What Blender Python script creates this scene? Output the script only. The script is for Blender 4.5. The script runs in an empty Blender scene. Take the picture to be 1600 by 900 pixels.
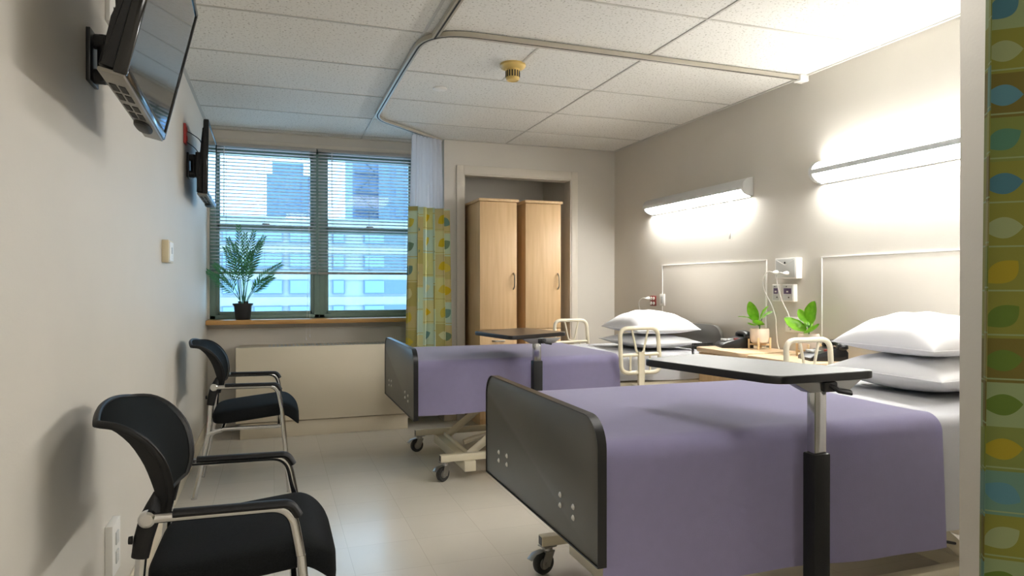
import bpy, bmesh, math, random
from mathutils import Vector, Matrix, Euler
random.seed(7)
PI = math.pi
S = bpy.context.scene
C = bpy.context.collection

# ------------------------------------------------------------ camera, world, lights, exposure
YAW = math.atan(372 / 1060)
cam_d = bpy.data.cameras.new('camera')
cam_d.sensor_width = 36.0
cam_d.lens = 36 * 1060 / 1600
cam_d.clip_start = 0.02
cam_d.clip_end = 500
cam = bpy.data.objects.new('camera', cam_d)
C.objects.link(cam)
cam.location = (0, 0, 1.15)
cam.rotation_euler = (math.radians(90 - 0.162), 0, -YAW)
S.camera = cam

S.view_settings.view_transform = 'Standard'
S.view_settings.look = 'None'
S.view_settings.gamma = 1
S.view_settings.use_curve_mapping = False
S.view_settings.exposure = 1.42

SKY = (0.45, 0.72, 1.0)
SKY_STRENGTH = 2.3
LAMP_STRENGTH = 29.0        # bed lights
LAMP_UP_STRENGTH = 12.0
FILL_STRENGTH = 6.0      # added fill panels on the ceiling, out of view

w = bpy.data.worlds.new('sky')
S.world = w
w.use_nodes = True
bg = w.node_tree.nodes['Background']
bg.inputs[0].default_value = (*SKY, 1)
bg.inputs[1].default_value = SKY_STRENGTH

pd = bpy.data.lights.new('window_portal', 'AREA')
pd.shape = 'RECTANGLE'
pd.size = 1.66
pd.size_y = 1.42
pd.cycles.is_portal = True
po = bpy.data.objects.new('window_portal', pd)
po.location = (0.36, 6.04, 1.585)
po.rotation_euler = (PI / 2, 0, PI)
C.objects.link(po)
po.rotation_euler = (-PI / 2, 0, 0)

# ------------------------------------------------------------ materials
def lin(c):
    return tuple(((v / 12.92) if v <= 0.04045 else ((v + 0.055) / 1.055) ** 2.4) for v in c)

def rgb(r, g, b):
    return (*lin((r / 255, g / 255, b / 255)), 1)

def mat(name, col, rough=0.5, metal=0.0, noise=0.0, nscale=20, bump=0.0, bscale=200, spec=0.5,
        emit=None, estr=0, coat=0.0, stretch=None, col2=None):
    m = bpy.data.materials.new(name)
    m.use_nodes = True
    nt = m.node_tree
    p = nt.nodes['Principled BSDF']
    p.inputs['Base Color'].default_value = col
    p.inputs['Roughness'].default_value = rough
    p.inputs['Metallic'].default_value = metal
    p.inputs['Specular IOR Level'].default_value = spec
    p.inputs['Coat Weight'].default_value = coat
    tc = nt.nodes.new('ShaderNodeTexCoord')
    mp = nt.nodes.new('ShaderNodeMapping')
    nt.links.new(tc.outputs['Object'], mp.inputs[0])
    if stretch:
        mp.inputs['Scale'].default_value = stretch
    if noise or col2:
        n = nt.nodes.new('ShaderNodeTexNoise')
        n.inputs['Scale'].default_value = nscale
        n.inputs['Detail'].default_value = 5
        nt.links.new(mp.outputs[0], n.inputs['Vector'])
        r = nt.nodes.new('ShaderNodeValToRGB')
        r.color_ramp.elements[0].position = 0.3
        r.color_ramp.elements[1].position = 0.7
        a = tuple(max(0, v * (1 - noise)) for v in col[:3])
        b = col2[:3] if col2 else tuple(min(1, v * (1 + noise)) for v in col[:3])
        r.color_ramp.elements[0].color = (*a, 1)
        r.color_ramp.elements[1].color = (*b, 1)
        nt.links.new(n.outputs['Fac'], r.inputs[0])
        nt.links.new(r.outputs[0], p.inputs['Base Color'])
    if bump:
        n2 = nt.nodes.new('ShaderNodeTexNoise')
        n2.inputs['Scale'].default_value = bscale
        n2.inputs['Detail'].default_value = 3
        nt.links.new(mp.outputs[0], n2.inputs['Vector'])
        bp = nt.nodes.new('ShaderNodeBump')
        bp.inputs['Strength'].default_value = bump
        bp.inputs['Distance'].default_value = 0.002
        nt.links.new(n2.outputs['Fac'], bp.inputs['Height'])
        nt.links.new(bp.outputs[0], p.inputs['Normal'])
    if emit:
        p.inputs['Emission Color'].default_value = emit
        p.inputs['Emission Strength'].default_value = estr
    return m

M = {}
M['paint'] = mat('wall_paint', rgb(206, 201, 191), 0.55, noise=0.015, nscale=3, bump=0.15, bscale=120)
M['white_trim'] = mat('trim_paint', rgb(214, 207, 194), 0.45, noise=0.01)
M['panel'] = mat('wall_panel', rgb(201, 195, 184), 0.4, noise=0.01, nscale=4)
M['panel_edge'] = mat('panel_edge', rgb(232, 230, 224), 0.4)
M['grid'] = mat('ceiling_bar', rgb(196, 193, 184), 0.5)
M['maple'] = mat('maple', rgb(206, 170, 124), 0.45, nscale=3.5, stretch=(14, 14, 0.8), col2=rgb(217, 184, 138), noise=0.03)
M['maple_flat'] = mat('maple_worktop', rgb(214, 184, 146), 0.4, nscale=3.5, stretch=(14, 0.8, 14), col2=rgb(227, 200, 164), noise=0.03)
M['sill'] = mat('oak_sill', rgb(196, 146, 84), 0.35, nscale=4, stretch=(0.8, 14, 14), col2=rgb(210, 162, 98), noise=0.05)
M['frame_green'] = mat('window_frame_paint', rgb(128, 152, 142), 0.45, noise=0.03)
M['blind'] = mat('blind_slat', rgb(226, 224, 224), 0.4)
M['blind_rail'] = mat('blind_rail', rgb(168, 164, 158), 0.4)
M['cream_metal'] = mat('cream_enamel', rgb(224, 215, 190), 0.3, noise=0.015, nscale=8, coat=0.2)
M['rad'] = mat('radiator_enamel', rgb(216, 205, 182), 0.4, noise=0.012, nscale=3)
M['laminate'] = mat('charcoal_laminate', rgb(84, 82, 76), 0.36, noise=0.05, nscale=6, bump=0.1, bscale=400)
M['black_edge'] = mat('black_edging', rgb(20, 20, 22), 0.35)
M['black'] = mat('black_plastic', rgb(22, 22, 24), 0.35)
M['black_matte'] = mat('black_matte_plastic', rgb(17, 17, 18), 0.5, bump=0.3, bscale=300, spec=0.35)
M['chair_fab'] = mat('chair_fabric', rgb(19, 21, 22), 0.9, noise=0.3, nscale=240, bump=0.5, bscale=500, spec=0.2)
M['chair_mesh'] = mat('chair_mesh', rgb(24, 28, 28), 0.8, noise=0.3, nscale=400, bump=0.5, bscale=700, spec=0.3)
M['chrome'] = mat('chrome', rgb(205, 205, 205), 0.14, 1.0)
M['steel'] = mat('brushed_steel', rgb(168, 168, 166), 0.3, 1.0)
M['screen'] = mat('tv_screen', rgb(10, 11, 13), 0.06, spec=0.9, coat=0.7)
M['tv_gloss'] = mat('tv_gloss_black', rgb(12, 12, 13), 0.12)
M['tv_silver'] = mat('tv_grey_plastic', rgb(128, 124, 116), 0.35, 0.2)
M['sheet'] = mat('white_cotton', rgb(236, 236, 238), 0.85, noise=0.01, nscale=5, bump=0.15, bscale=500, spec=0.2)
M['pillow'] = mat('pillow_cover', rgb(240, 240, 242), 0.75, noise=0.008, nscale=5, bump=0.3, bscale=9, spec=0.25)
M['blanket'] = mat('lilac_blanket', rgb(172, 166, 202), 0.85, noise=0.02, nscale=30, bump=0.4, bscale=600, spec=0.25)
M['blanket'].node_tree.nodes['Principled BSDF'].inputs['Sheen Weight'].default_value = 0.5
M['bolt'] = mat('zinc_bolt', rgb(214, 212, 206), 0.35, 0.6)
M['table_top'] = mat('grey_laminate', rgb(116, 118, 117), 0.5, noise=0.04, nscale=60)
M['table_top_dark'] = mat('dark_brown_laminate', rgb(66, 58, 52), 0.3, noise=0.05, nscale=60)
M['tyre'] = mat('grey_rubber', rgb(52, 52, 50), 0.6)
M['plastic_white'] = mat('white_plastic', rgb(232, 230, 224), 0.35)
M['plastic_grey'] = mat('grey_plastic', rgb(196, 197, 194), 0.35)
M['plastic_beige'] = mat('beige_plastic', rgb(212, 200, 168), 0.4)
M['red'] = mat('red_plastic', rgb(170, 52, 48), 0.4)
M['dark_red'] = mat('dark_red_plastic', rgb(128, 52, 46), 0.4)
M['purple'] = mat('purple_insert', rgb(92, 74, 108), 0.4)
M['lamp_body'] = mat('lamp_body', rgb(206, 208, 208), 0.4)
M['yellow'] = mat('aged_yellow_plastic', rgb(216, 186, 112), 0.45)
M['slot'] = mat('dark_slot', rgb(38, 36, 32), 0.7)
M['track'] = mat('track_aluminium', rgb(186, 180, 166), 0.35, 0.3)
M['green'] = mat('leaf_green', rgb(124, 190, 40), 0.4, nscale=30, noise=0.08, col2=rgb(158, 212, 66))
M['palm'] = mat('palm_green', rgb(52, 128, 92), 0.45, nscale=8, noise=0.15, col2=rgb(84, 156, 108))
M['stem'] = mat('green_stem', rgb(84, 128, 62), 0.5)
M['pot'] = mat('cream_ceramic', rgb(232, 214, 196), 0.4)
M['standwood'] = mat('light_wood_stand', rgb(226, 196, 150), 0.5)
M['soil'] = mat('soil', rgb(62, 46, 36), 0.9, bump=1, bscale=60)
M['black_pot'] = mat('black_pot', rgb(30, 30, 32), 0.5)
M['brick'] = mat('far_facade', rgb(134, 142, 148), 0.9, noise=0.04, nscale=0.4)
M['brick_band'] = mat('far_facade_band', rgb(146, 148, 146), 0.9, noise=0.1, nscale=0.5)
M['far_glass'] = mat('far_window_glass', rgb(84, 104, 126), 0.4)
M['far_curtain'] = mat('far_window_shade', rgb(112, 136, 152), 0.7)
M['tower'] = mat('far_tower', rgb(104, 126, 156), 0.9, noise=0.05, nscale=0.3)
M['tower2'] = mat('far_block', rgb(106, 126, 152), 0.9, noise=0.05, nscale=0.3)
M['far_iron'] = mat('far_iron', rgb(70, 88, 108), 0.7)
M['diffuser'] = mat('lamp_diffuser', rgb(250, 250, 250), 0.5, emit=(1.0, 0.985, 0.955, 1), estr=LAMP_STRENGTH)
M['diffuser_up'] = mat('lamp_diffuser_up', rgb(250, 250, 250), 0.5, emit=(1.0, 0.985, 0.955, 1), estr=LAMP_UP_STRENGTH)
M['fill_panel_dim'] = mat('fill_panel_glow_dim', rgb(250, 250, 250), 0.5, emit=(1.0, 0.97, 0.93, 1), estr=FILL_STRENGTH * 0.4)  # glow of the added fill panel above the near bed
M['fill_panel'] = mat('fill_panel_glow', rgb(250, 250, 250), 0.5, emit=(1.0, 0.96, 0.9, 1), estr=FILL_STRENGTH)  # glow of the added fill panel behind the camera

def mat_floor():
    m = mat('vinyl_floor', rgb(206, 199, 186), 0.22, spec=0.45)
    nt = m.node_tree
    p = nt.nodes['Principled BSDF']
    tc = nt.nodes.new('ShaderNodeTexCoord')
    br = nt.nodes.new('ShaderNodeTexBrick')
    br.offset = 0
    br.inputs['Scale'].default_value = 1
    br.inputs['Brick Width'].default_value = 0.305
    br.inputs['Row Height'].default_value = 0.305
    br.inputs['Mortar Size'].default_value = 0.0016
    br.inputs['Mortar Smooth'].default_value = 0.3
    br.inputs['Color1'].default_value = rgb(208, 201, 188)
    br.inputs['Color2'].default_value = rgb(203, 197, 184)
    br.inputs['Mortar'].default_value = rgb(190, 183, 169)
    nt.links.new(tc.outputs['Object'], br.inputs['Vector'])
    n = nt.nodes.new('ShaderNodeTexNoise')
    n.inputs['Scale'].default_value = 9
    n.inputs['Detail'].default_value = 8
    nt.links.new(tc.outputs['Object'], n.inputs['Vector'])
    r = nt.nodes.new('ShaderNodeValToRGB')
    r.color_ramp.elements[0].color = (0.965, 0.96, 0.95, 1)
    r.color_ramp.elements[1].color = (1, 1, 1, 1)
    nt.links.new(n.outputs['Fac'], r.inputs[0])
    mx = nt.nodes.new('ShaderNodeMix')
    mx.data_type = 'RGBA'
    mx.blend_type = 'MULTIPLY'
    mx.inputs[0].default_value = 1
    nt.links.new(br.outputs['Color'], mx.inputs[6])
    nt.links.new(r.outputs[0], mx.inputs[7])
    nt.links.new(mx.outputs[2], p.inputs['Base Color'])
    mr = nt.nodes.new('ShaderNodeMapRange')
    mr.inputs[3].default_value = 0.22
    mr.inputs[4].default_value = 0.26
    nt.links.new(n.outputs['Fac'], mr.inputs[0])
    nt.links.new(mr.outputs[0], p.inputs['Roughness'])
    return m
M['floor'] = mat_floor()

def mat_tile():
    m = mat('acoustic_tile', rgb(230, 228, 221), 0.9, spec=0.1)
    nt = m.node_tree
    p = nt.nodes['Principled BSDF']
    tc = nt.nodes.new('ShaderNodeTexCoord')
    n = nt.nodes.new('ShaderNodeTexNoise')
    n.inputs['Scale'].default_value = 85
    n.inputs['Detail'].default_value = 2
    nt.links.new(tc.outputs['Object'], n.inputs['Vector'])
    r = nt.nodes.new('ShaderNodeValToRGB')
    r.color_ramp.elements[0].position = 0.30
    r.color_ramp.elements[0].color = rgb(176, 172, 160)
    r.color_ramp.elements[1].position = 0.42
    r.color_ramp.elements[1].color = rgb(230, 228, 221)
    nt.links.new(n.outputs['Fac'], r.inputs[0])
    nt.links.new(r.outputs[0], p.inputs['Base Color'])
    bp = nt.nodes.new('ShaderNodeBump')
    bp.inputs['Strength'].default_value = 0.4
    bp.inputs['Distance'].default_value = 0.002
    nt.links.new(n.outputs['Fac'], bp.inputs['Height'])
    nt.links.new(bp.outputs[0], p.inputs['Normal'])
    return m
M['tile'] = mat_tile()

def mat_pane():
    m = bpy.data.materials.new('window_pane')
    m.use_nodes = True
    nt = m.node_tree
    nt.nodes.remove(nt.nodes['Principled BSDF'])
    out = nt.nodes['Material Output']
    t = nt.nodes.new('ShaderNodeBsdfTransparent')
    t.inputs[0].default_value = (0.9, 0.96, 0.97, 1)
    g = nt.nodes.new('ShaderNodeBsdfGlossy')
    g.inputs['Roughness'].default_value = 0.03
    f = nt.nodes.new('ShaderNodeFresnel')
    f.inputs[0].default_value = 1.45
    mx = nt.nodes.new('ShaderNodeMixShader')
    nt.links.new(f.outputs[0], mx.inputs[0])
    nt.links.new(t.outputs[0], mx.inputs[1])
    nt.links.new(g.outputs[0], mx.inputs[2])
    nt.links.new(mx.outputs[0], out.inputs[0])
    return m
M['pane'] = mat_pane()

def mat_sheer():
    m = bpy.data.materials.new('sheer_mesh')
    m.use_nodes = True
    nt = m.node_tree
    nt.nodes.remove(nt.nodes['Principled BSDF'])
    out = nt.nodes['Material Output']
    t = nt.nodes.new('ShaderNodeBsdfTransparent')
    d = nt.nodes.new('ShaderNodeBsdfDiffuse')
    d.inputs[0].default_value = rgb(236, 236, 240)
    tl = nt.nodes.new('ShaderNodeBsdfTranslucent')
    tl.inputs[0].default_value = rgb(236, 236, 240)
    a = nt.nodes.new('ShaderNodeMixShader')
    a.inputs[0].default_value = 0.4
    nt.links.new(d.outputs[0], a.inputs[1])
    nt.links.new(tl.outputs[0], a.inputs[2])
    b = nt.nodes.new('ShaderNodeMixShader')
    b.inputs[0].default_value = 0.78
    nt.links.new(t.outputs[0], b.inputs[1])
    nt.links.new(a.outputs[0], b.inputs[2])
    nt.links.new(b.outputs[0], out.inputs[0])
    return m
M['sheer'] = mat_sheer()

def mat_leafprint(name, cu, cv, cols, leafcols, transl=0.25, seed=0.0):
    """printed cloth: blocks of colour with a leaf in each, laid out on the cloth's own UV (metres)"""
    m = bpy.data.materials.new(name)
    m.use_nodes = True
    nt = m.node_tree
    p = nt.nodes['Principled BSDF']
    out = nt.nodes['Material Output']
    L = nt.links
    def N(t, **k):
        n = nt.nodes.new(t)
        for a, b in k.items():
            setattr(n, a, b)
        return n
    def math_(op, a, b=None, c=None):
        n = N('ShaderNodeMath', operation=op)
        for i, v in enumerate((a, b, c)):
            if v is None:
                continue
            if isinstance(v, (int, float)):
                n.inputs[i].default_value = v
            else:
                L.new(v, n.inputs[i])
        return n.outputs[0]
    uv = N('ShaderNodeUVMap')
    sp = N('ShaderNodeSeparateXYZ')
    L.new(uv.outputs[0], sp.inputs[0])
    U = math_('MULTIPLY_ADD', sp.outputs[0], 1 / cu, seed)
    ui = math_('FLOOR', U)
    wcol = N('ShaderNodeTexWhiteNoise', noise_dimensions='1D')
    L.new(ui, wcol.inputs['W'])
    V = math_('MULTIPLY_ADD', sp.outputs[1], 1 / cv, wcol.outputs['Value'])
    vi = math_('FLOOR', V)
    cb = N('ShaderNodeCombineXYZ')
    L.new(ui, cb.inputs[0]); L.new(vi, cb.inputs[1])
    w1 = N('ShaderNodeTexWhiteNoise', noise_dimensions='3D')
    L.new(cb.outputs[0], w1.inputs['Vector'])
    sc = N('ShaderNodeSeparateColor')
    L.new(w1.outputs['Color'], sc.inputs[0])
    def ramp(fac, cs):
        r = N('ShaderNodeValToRGB')
        r.color_ramp.interpolation = 'CONSTANT'
        e = r.color_ramp.elements
        e[0].position = 0; e[0].color = cs[0]
        e[1].position = 1 / len(cs); e[1].color = cs[1]
        for i in range(2, len(cs)):
            x = e.new(i / len(cs)); x.color = cs[i]
        L.new(fac, r.inputs[0])
        return r.outputs[0]
    base = ramp(sc.outputs[0], cols)
    lc = ramp(sc.outputs[1], leafcols)
    fx = math_('MULTIPLY', math_('SUBTRACT', math_('FRACT', U), 0.5), cu)
    fy = math_('MULTIPLY', math_('SUBTRACT', math_('FRACT', V), 0.5), cv)
    ang = math_('MULTIPLY_ADD', sc.outputs[2], 1.6, -0.5)
    ca = math_('COSINE', ang); sa = math_('SINE', ang)
    rx = math_('ADD', math_('MULTIPLY', fx, ca), math_('MULTIPLY', fy, sa))
    ry = math_('SUBTRACT', math_('MULTIPLY', fy, ca), math_('MULTIPLY', fx, sa))
    a = 0.36 * min(cu, cv) * 0.98
    q = math_('DIVIDE', rx, a)
    env = math_('MULTIPLY', math_('SUBTRACT', 1.0, math_('MULTIPLY', q, q)), a * 0.68)
    leaf = math_('LESS_THAN', math_('ABSOLUTE', ry), env)
    line = math_('LESS_THAN', math_('ABSOLUTE', math_('ADD', fy, cv * 0.42)), cv * 0.018)
    mx = N('ShaderNodeMix', data_type='RGBA')
    L.new(line, mx.inputs[0]); L.new(base, mx.inputs[6]); mx.inputs[7].default_value = cols[-1]
    mx2 = N('ShaderNodeMix', data_type='RGBA')
    L.new(leaf, mx2.inputs[0]); L.new(mx.outputs[2], mx2.inputs[6]); L.new(lc, mx2.inputs[7])
    wv = N('ShaderNodeTexNoise')
    wv.inputs['Scale'].default_value = 900
    L.new(uv.outputs[0], wv.inputs['Vector'])
    bp = N('ShaderNodeBump')
    bp.inputs['Strength'].default_value = 0.25
    bp.inputs['Distance'].default_value = 0.001
    L.new(wv.outputs['Fac'], bp.inputs['Height'])
    L.new(bp.outputs[0], p.inputs['Normal'])
    L.new(mx2.outputs[2], p.inputs['Base Color'])
    p.inputs['Roughness'].default_value = 0.8
    p.inputs['Specular IOR Level'].default_value = 0.2
    tl = N('ShaderNodeBsdfTranslucent')
    L.new(mx2.outputs[2], tl.inputs[0])
    ms = N('ShaderNodeMixShader')
    ms.inputs[0].default_value = transl
    L.new(p.outputs[0], ms.inputs[1]); L.new(tl.outputs[0], ms.inputs[2])
    L.new(ms.outputs[0], out.inputs[0])
    return m
PC = [rgb(96, 104, 40), rgb(108, 108, 44), rgb(84, 112, 96), rgb(116, 110, 62), rgb(100, 108, 52), rgb(92, 84, 36), rgb(116, 128, 90)]
PL = [rgb(134, 120, 30), rgb(58, 96, 106), rgb(122, 130, 92), rgb(78, 98, 36), rgb(66, 104, 84), rgb(72, 110, 118)]
M['print_near'] = mat_leafprint('leaf_print_near', 0.10, 0.085, PC, PL, 0.15, 7.80)
FC = [rgb(218, 216, 156), rgb(206, 220, 196), rgb(214, 200, 148), rgb(204, 222, 210), rgb(220, 216, 166), rgb(200, 190, 124)]
FL = [rgb(220, 194, 50), rgb(226, 226, 186), rgb(126, 150, 124), rgb(222, 204, 90), rgb(228, 224, 180), rgb(120, 156, 150)]
M['print_far'] = mat_leafprint('leaf_print_far', 0.15, 0.19, FC, FL, 0.3, 3.0)

# ------------------------------------------------------------ mesh helpers
def merge(bm, t, mi=0, mtx=None):
    if mtx is not None:
        bmesh.ops.transform(t, matrix=mtx, verts=t.verts)
    bmesh.ops.recalc_face_normals(t, faces=t.faces)
    for f in t.faces:
        f.material_index = mi
    me = bpy.data.meshes.new('t')
    t.to_mesh(me); t.free()
    bm.from_mesh(me)
    bpy.data.meshes.remove(me)

def box(bm, a, b, bev=0.0, seg=2, mi=0, mtx=None):
    t = bmesh.new()
    bmesh.ops.create_cube(t, size=1)
    a, b = Vector(a), Vector(b)
    for v in t.verts:
        v.co = Vector(((a.x + b.x) / 2 + v.co.x * (b.x - a.x), (a.y + b.y) / 2 + v.co.y * (b.y - a.y), (a.z + b.z) / 2 + v.co.z * (b.z - a.z)))
    if bev:
        bmesh.ops.bevel(t, geom=list(t.edges), offset=bev, segments=seg, profile=0.5, affect='EDGES')
    merge(bm, t, mi, mtx)

def fillet(pts, r, n=6, closed=False):
    P = [Vector(p) for p in pts]
    out = []
    N = len(P)
    for i, p in enumerate(P):
        if not closed and i in (0, N - 1):
            out.append(p); continue
        a, b = P[i - 1], P[(i + 1) % N]
        d1, d2 = a - p, b - p
        k = min(r, d1.length * 0.49, d2.length * 0.49)
        s, e = p + d1.normalized() * k, p + d2.normalized() * k
        for j in range(n + 1):
            t = j / n
            out.append(s * (1 - t) ** 2 + p * 2 * t * (1 - t) + e * t * t)
    return out

def tube(bm, pts, r, n=10, closed=False, mi=0, cap=True, flat=None):
    """sweep a round (or flattened) section along a path; r may be a list"""
    P = [Vector(p) for p in pts]
    N = len(P)
    t = bmesh.new()
    rings = []
    up = None
    for i in range(N):
        if closed:
            d = (P[(i + 1) % N] - P[i - 1])
        else:
            d = P[min(i + 1, N - 1)] - P[max(i - 1, 0)]
        if d.length < 1e-9:
            d = Vector((0, 0, 1))
        d.normalize()
        if up is None:
            up = Vector((0, 0, 1)) if abs(d.z) < 0.9 else Vector((1, 0, 0))
            up = (up - d * up.dot(d)).normalized()
        else:
            up = up - d * up.dot(d)
            if up.length < 1e-6:
                up = Vector((0, 1, 0))
            up.normalize()
        s = d.cross(up)
        rr = r[i] if isinstance(r, (list, tuple)) else r
        ku, ks = (flat if flat else (1, 1))
        rings.append([t.verts.new(P[i] + up * math.cos(2 * PI * k / n) * rr * ku + s * math.sin(2 * PI * k / n) * rr * ks) for k in range(n)])
    for i in range(N if closed else N - 1):
        A, B = rings[i], rings[(i + 1) % N]
        for k in range(n):
            t.faces.new((A[k], A[(k + 1) % n], B[(k + 1) % n], B[k]))
    if not closed and cap:
        t.faces.new(rings[0]); t.faces.new(rings[-1][::-1])
    merge(bm, t, mi)

def rect_sweep(bm, pts, w, h):
    """flat bar w wide, h high, along a path in a level plane (path = top centre)"""
    P = [Vector(p) for p in pts]
    t = bmesh.new(); rings = []
    for i in range(len(P)):
        d = P[min(i + 1, len(P) - 1)] - P[max(i - 1, 0)]
        d.z = 0; d.normalize()
        s = Vector((-d.y, d.x, 0)) * w / 2
        rings.append([t.verts.new(P[i] + s), t.verts.new(P[i] - s), t.verts.new(P[i] - s - Vector((0, 0, h))), t.verts.new(P[i] + s - Vector((0, 0, h)))])
    for A, B in zip(rings, rings[1:]):
        for k in range(4):
            t.faces.new((A[k], A[(k + 1) % 4], B[(k + 1) % 4], B[k]))
    t.faces.new(rings[0]); t.faces.new(rings[-1][::-1])
    merge(bm, t)

def lathe(bm, prof, n=24, c=(0, 0, 0), mtx=None, mi=0):
    t = bmesh.new(); rings = []
    for r, z in prof:
        if r < 1e-6:
            rings.append([t.verts.new((0, 0, z))])
        else:
            rings.append([t.verts.new((r * math.cos(2 * PI * k / n), r * math.sin(2 * PI * k / n), z)) for k in range(n)])
    for A, B in zip(rings, rings[1:]):
        for k in range(n):
            k2 = (k + 1) % n
            if len(A) == 1 and len(B) == 1:
                break
            if len(A) == 1:
                t.faces.new((A[0], B[k], B[k2]))
            elif len(B) == 1:
                t.faces.new((A[k], A[k2], B[0]))
            else:
                t.faces.new((A[k], A[k2], B[k2], B[k]))
    mm = Matrix.Translation(c)
    if mtx is not None:
        mm = mm @ mtx
    merge(bm, t, mi, mm)

def prism(bm, poly, z0, z1, bev=0.0, seg=2, mtx=None, mi=0):
    """polygon in XY extruded along Z (mtx turns it afterwards)"""
    t = bmesh.new()
    a = [t.verts.new((p[0], p[1], z0)) for p in poly]
    b = [t.verts.new((p[0], p[1], z1)) for p in poly]
    n = len(poly)
    t.faces.new(a[::-1]); t.faces.new(b)
    for i in range(n):
        t.faces.new((a[i], a[(i + 1) % n], b[(i + 1) % n], b[i]))
    if bev:
        es = [e for e in t.edges if abs(e.verts[0].co.z - e.verts[1].co.z) < 1e-9]
        bmesh.ops.bevel(t, geom=es, offset=bev, segments=seg, profile=0.5, affect='EDGES')
    merge(bm, t, mi, mtx)

YZ = Matrix(((0, 0, 1, 0), (1, 0, 0, 0), (0, 1, 0, 0), (0, 0, 0, 1)))     # (a,b,c) -> x=c, y=a, z=b
XZ = Matrix(((1, 0, 0, 0), (0, 0, 1, 0), (0, 1, 0, 0), (0, 0, 0, 1)))     # (a,b,c) -> x=a, y=c, z=b

def rrect(x0, y0, x1, y1, r, n=6, corners=(1, 1, 1, 1)):
    """rounded rectangle outline, counter-clockwise from lower left"""
    out = []
    for (cx, cy, a0, f) in ((x0, y0, PI, corners[0]), (x1, y0, 1.5 * PI, corners[1]), (x1, y1, 0, corners[2]), (x0, y1, 0.5 * PI, corners[3])):
        if not f:
            out.append((cx, cy)); continue
        sx = 1 if cx == x0 else -1
        sy = 1 if cy == y0 else -1
        for k in range(n + 1):
            a = a0 + k / n * PI / 2
            out.append((cx + sx * r + r * math.cos(a), cy + sy * r + r * math.sin(a)))
    return out

def superell(bm, c, s, e1=0.4, e2=0.4, nu=40, nv=16, f=None, mi=0):
    t = bmesh.new(); rings = []
    pw = lambda v, e: math.copysign(abs(v) ** e, v)
    for j in range(1, nv):
        ph = -PI / 2 + PI * j / nv
        ring = []
        for i in range(nu):
            th = 2 * PI * i / nu
            v = Vector((c[0] + s[0] * pw(math.cos(ph), e1) * pw(math.cos(th), e2),
                        c[1] + s[1] * pw(math.cos(ph), e1) * pw(math.sin(th), e2),
                        c[2] + s[2] * pw(math.sin(ph), e1)))
            ring.append(t.verts.new(f(v) if f else v))
        rings.append(ring)
    for A, B in zip(rings, rings[1:]):
        for k in range(nu):
            t.faces.new((A[k], A[(k + 1) % nu], B[(k + 1) % nu], B[k]))
    for R, zz in ((rings[0], -1), (rings[-1], 1)):
        v = Vector((c[0], c[1], c[2] + zz * s[2]))
        o = t.verts.new(f(v) if f else v)
        for k in range(nu):
            t.faces.new((R[k], R[(k + 1) % nu], o))
    merge(bm, t, mi)

def link(name, bm, mats, parent=None, ang=38, off=None):
    if off is not None:
        bmesh.ops.translate(bm, verts=bm.verts, vec=-Vector(off))
    a = math.radians(ang)
    for e in bm.edges:
        if len(e.link_faces) == 2:
            try:
                e.smooth = e.calc_face_angle() < a
            except ValueError:
                pass
    for f in bm.faces:
        f.smooth = True
    me = bpy.data.meshes.new(name)
    bm.to_mesh(me); bm.free()
    o = bpy.data.objects.new(name, me)
    for m in (mats if isinstance(mats, (list, tuple)) else [mats]):
        me.materials.append(m)
    C.objects.link(o)
    if parent:
        o.parent = parent
    return o

def B(fn, *a, **k):
    bm = bmesh.new(); fn(bm, *a, **k); return bm

def thing(name, label, cat, loc=(0, 0, 0), rz=0, group=None):
    o = bpy.data.objects.new(name, None)
    o.empty_display_size = 0.1
    C.objects.link(o)
    o.location = loc; o.rotation_euler = (0, 0, rz)
    o['label'] = label; o['category'] = cat
    if group:
        o['group'] = group
    return o

def tag(o, label, cat, group=None, kind=None):
    o['label'] = label; o['category'] = cat
    if group:
        o['group'] = group
    if kind:
        o['kind'] = kind
    return o

def struct(name, bm, m, parent=None, ang=38):
    o = link(name, bm, m, parent, ang)
    if parent is None:
        o['kind'] = 'structure'
    return o

def dup(root, loc, rz=None, label=None):
    def cp(o, par):
        c = o.copy(); C.objects.link(c)
        if par:
            c.parent = par
        for ch in [x for x in bpy.data.objects if x.parent == o]:
            cp(ch, c)
        return c
    r = cp(root, None)
    r.location = loc
    if rz is not None:
        r.rotation_euler = (0, 0, rz)
    if label:
        r['label'] = label
    return r

# ------------------------------------------------------------ the room
H = 2.40
XL, XR = -0.497, 2.99
YB, YW, YF = 5.64, 5.87, -2.0
XS = 1.367            # the step between window wall and back wall
PX, PY = 1.70, 1.292  # partition corner
WX0, WX1, WZ0, WZ1 = -0.482, 1.19, 0.885, 2.29   # window opening
AX0, AX1, AZ = 1.536, 2.546, 2.115               # alcove opening
AY = 6.31

struct('floor', B(box, (XL - .1, YF - .1, -0.1), (XR + .1, AY + .1, 0)), M['floor'])
struct('ceiling', B(box, (XL - .1, YF - .1, H), (XR + .1, AY + .1, H + .1)), M['tile'])
struct('wall_left', B(box, (XL - .1, YF - .1, 0), (XL, YW + .1, H)), M['paint'])
struct('wall_right', B(box, (XR, PY - .1, 0), (XR + .1, YB, H)), M['paint'])
bm = bmesh.new()
box(bm, (XS, YB, 0), (AX0, YB + .1, H)); box(bm, (AX1, YB, 0), (XR + .1, YB + .1, H)); box(bm, (AX0, YB, AZ), (AX1, YB + .1, H))
box(bm, (XS, YB + .1, 0), (XS + .08, YW + .1, H))
struct('wall_back', bm, M['paint'])
bm = bmesh.new()
box(bm, (AX0 - .1, YB + .1, 0), (AX0, AY, H)); box(bm, (AX1, YB + .1, 0), (AX1 + .1, AY, H)); box(bm, (AX0 - .1, AY, 0), (AX1 + .1, AY + .1, H))
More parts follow.
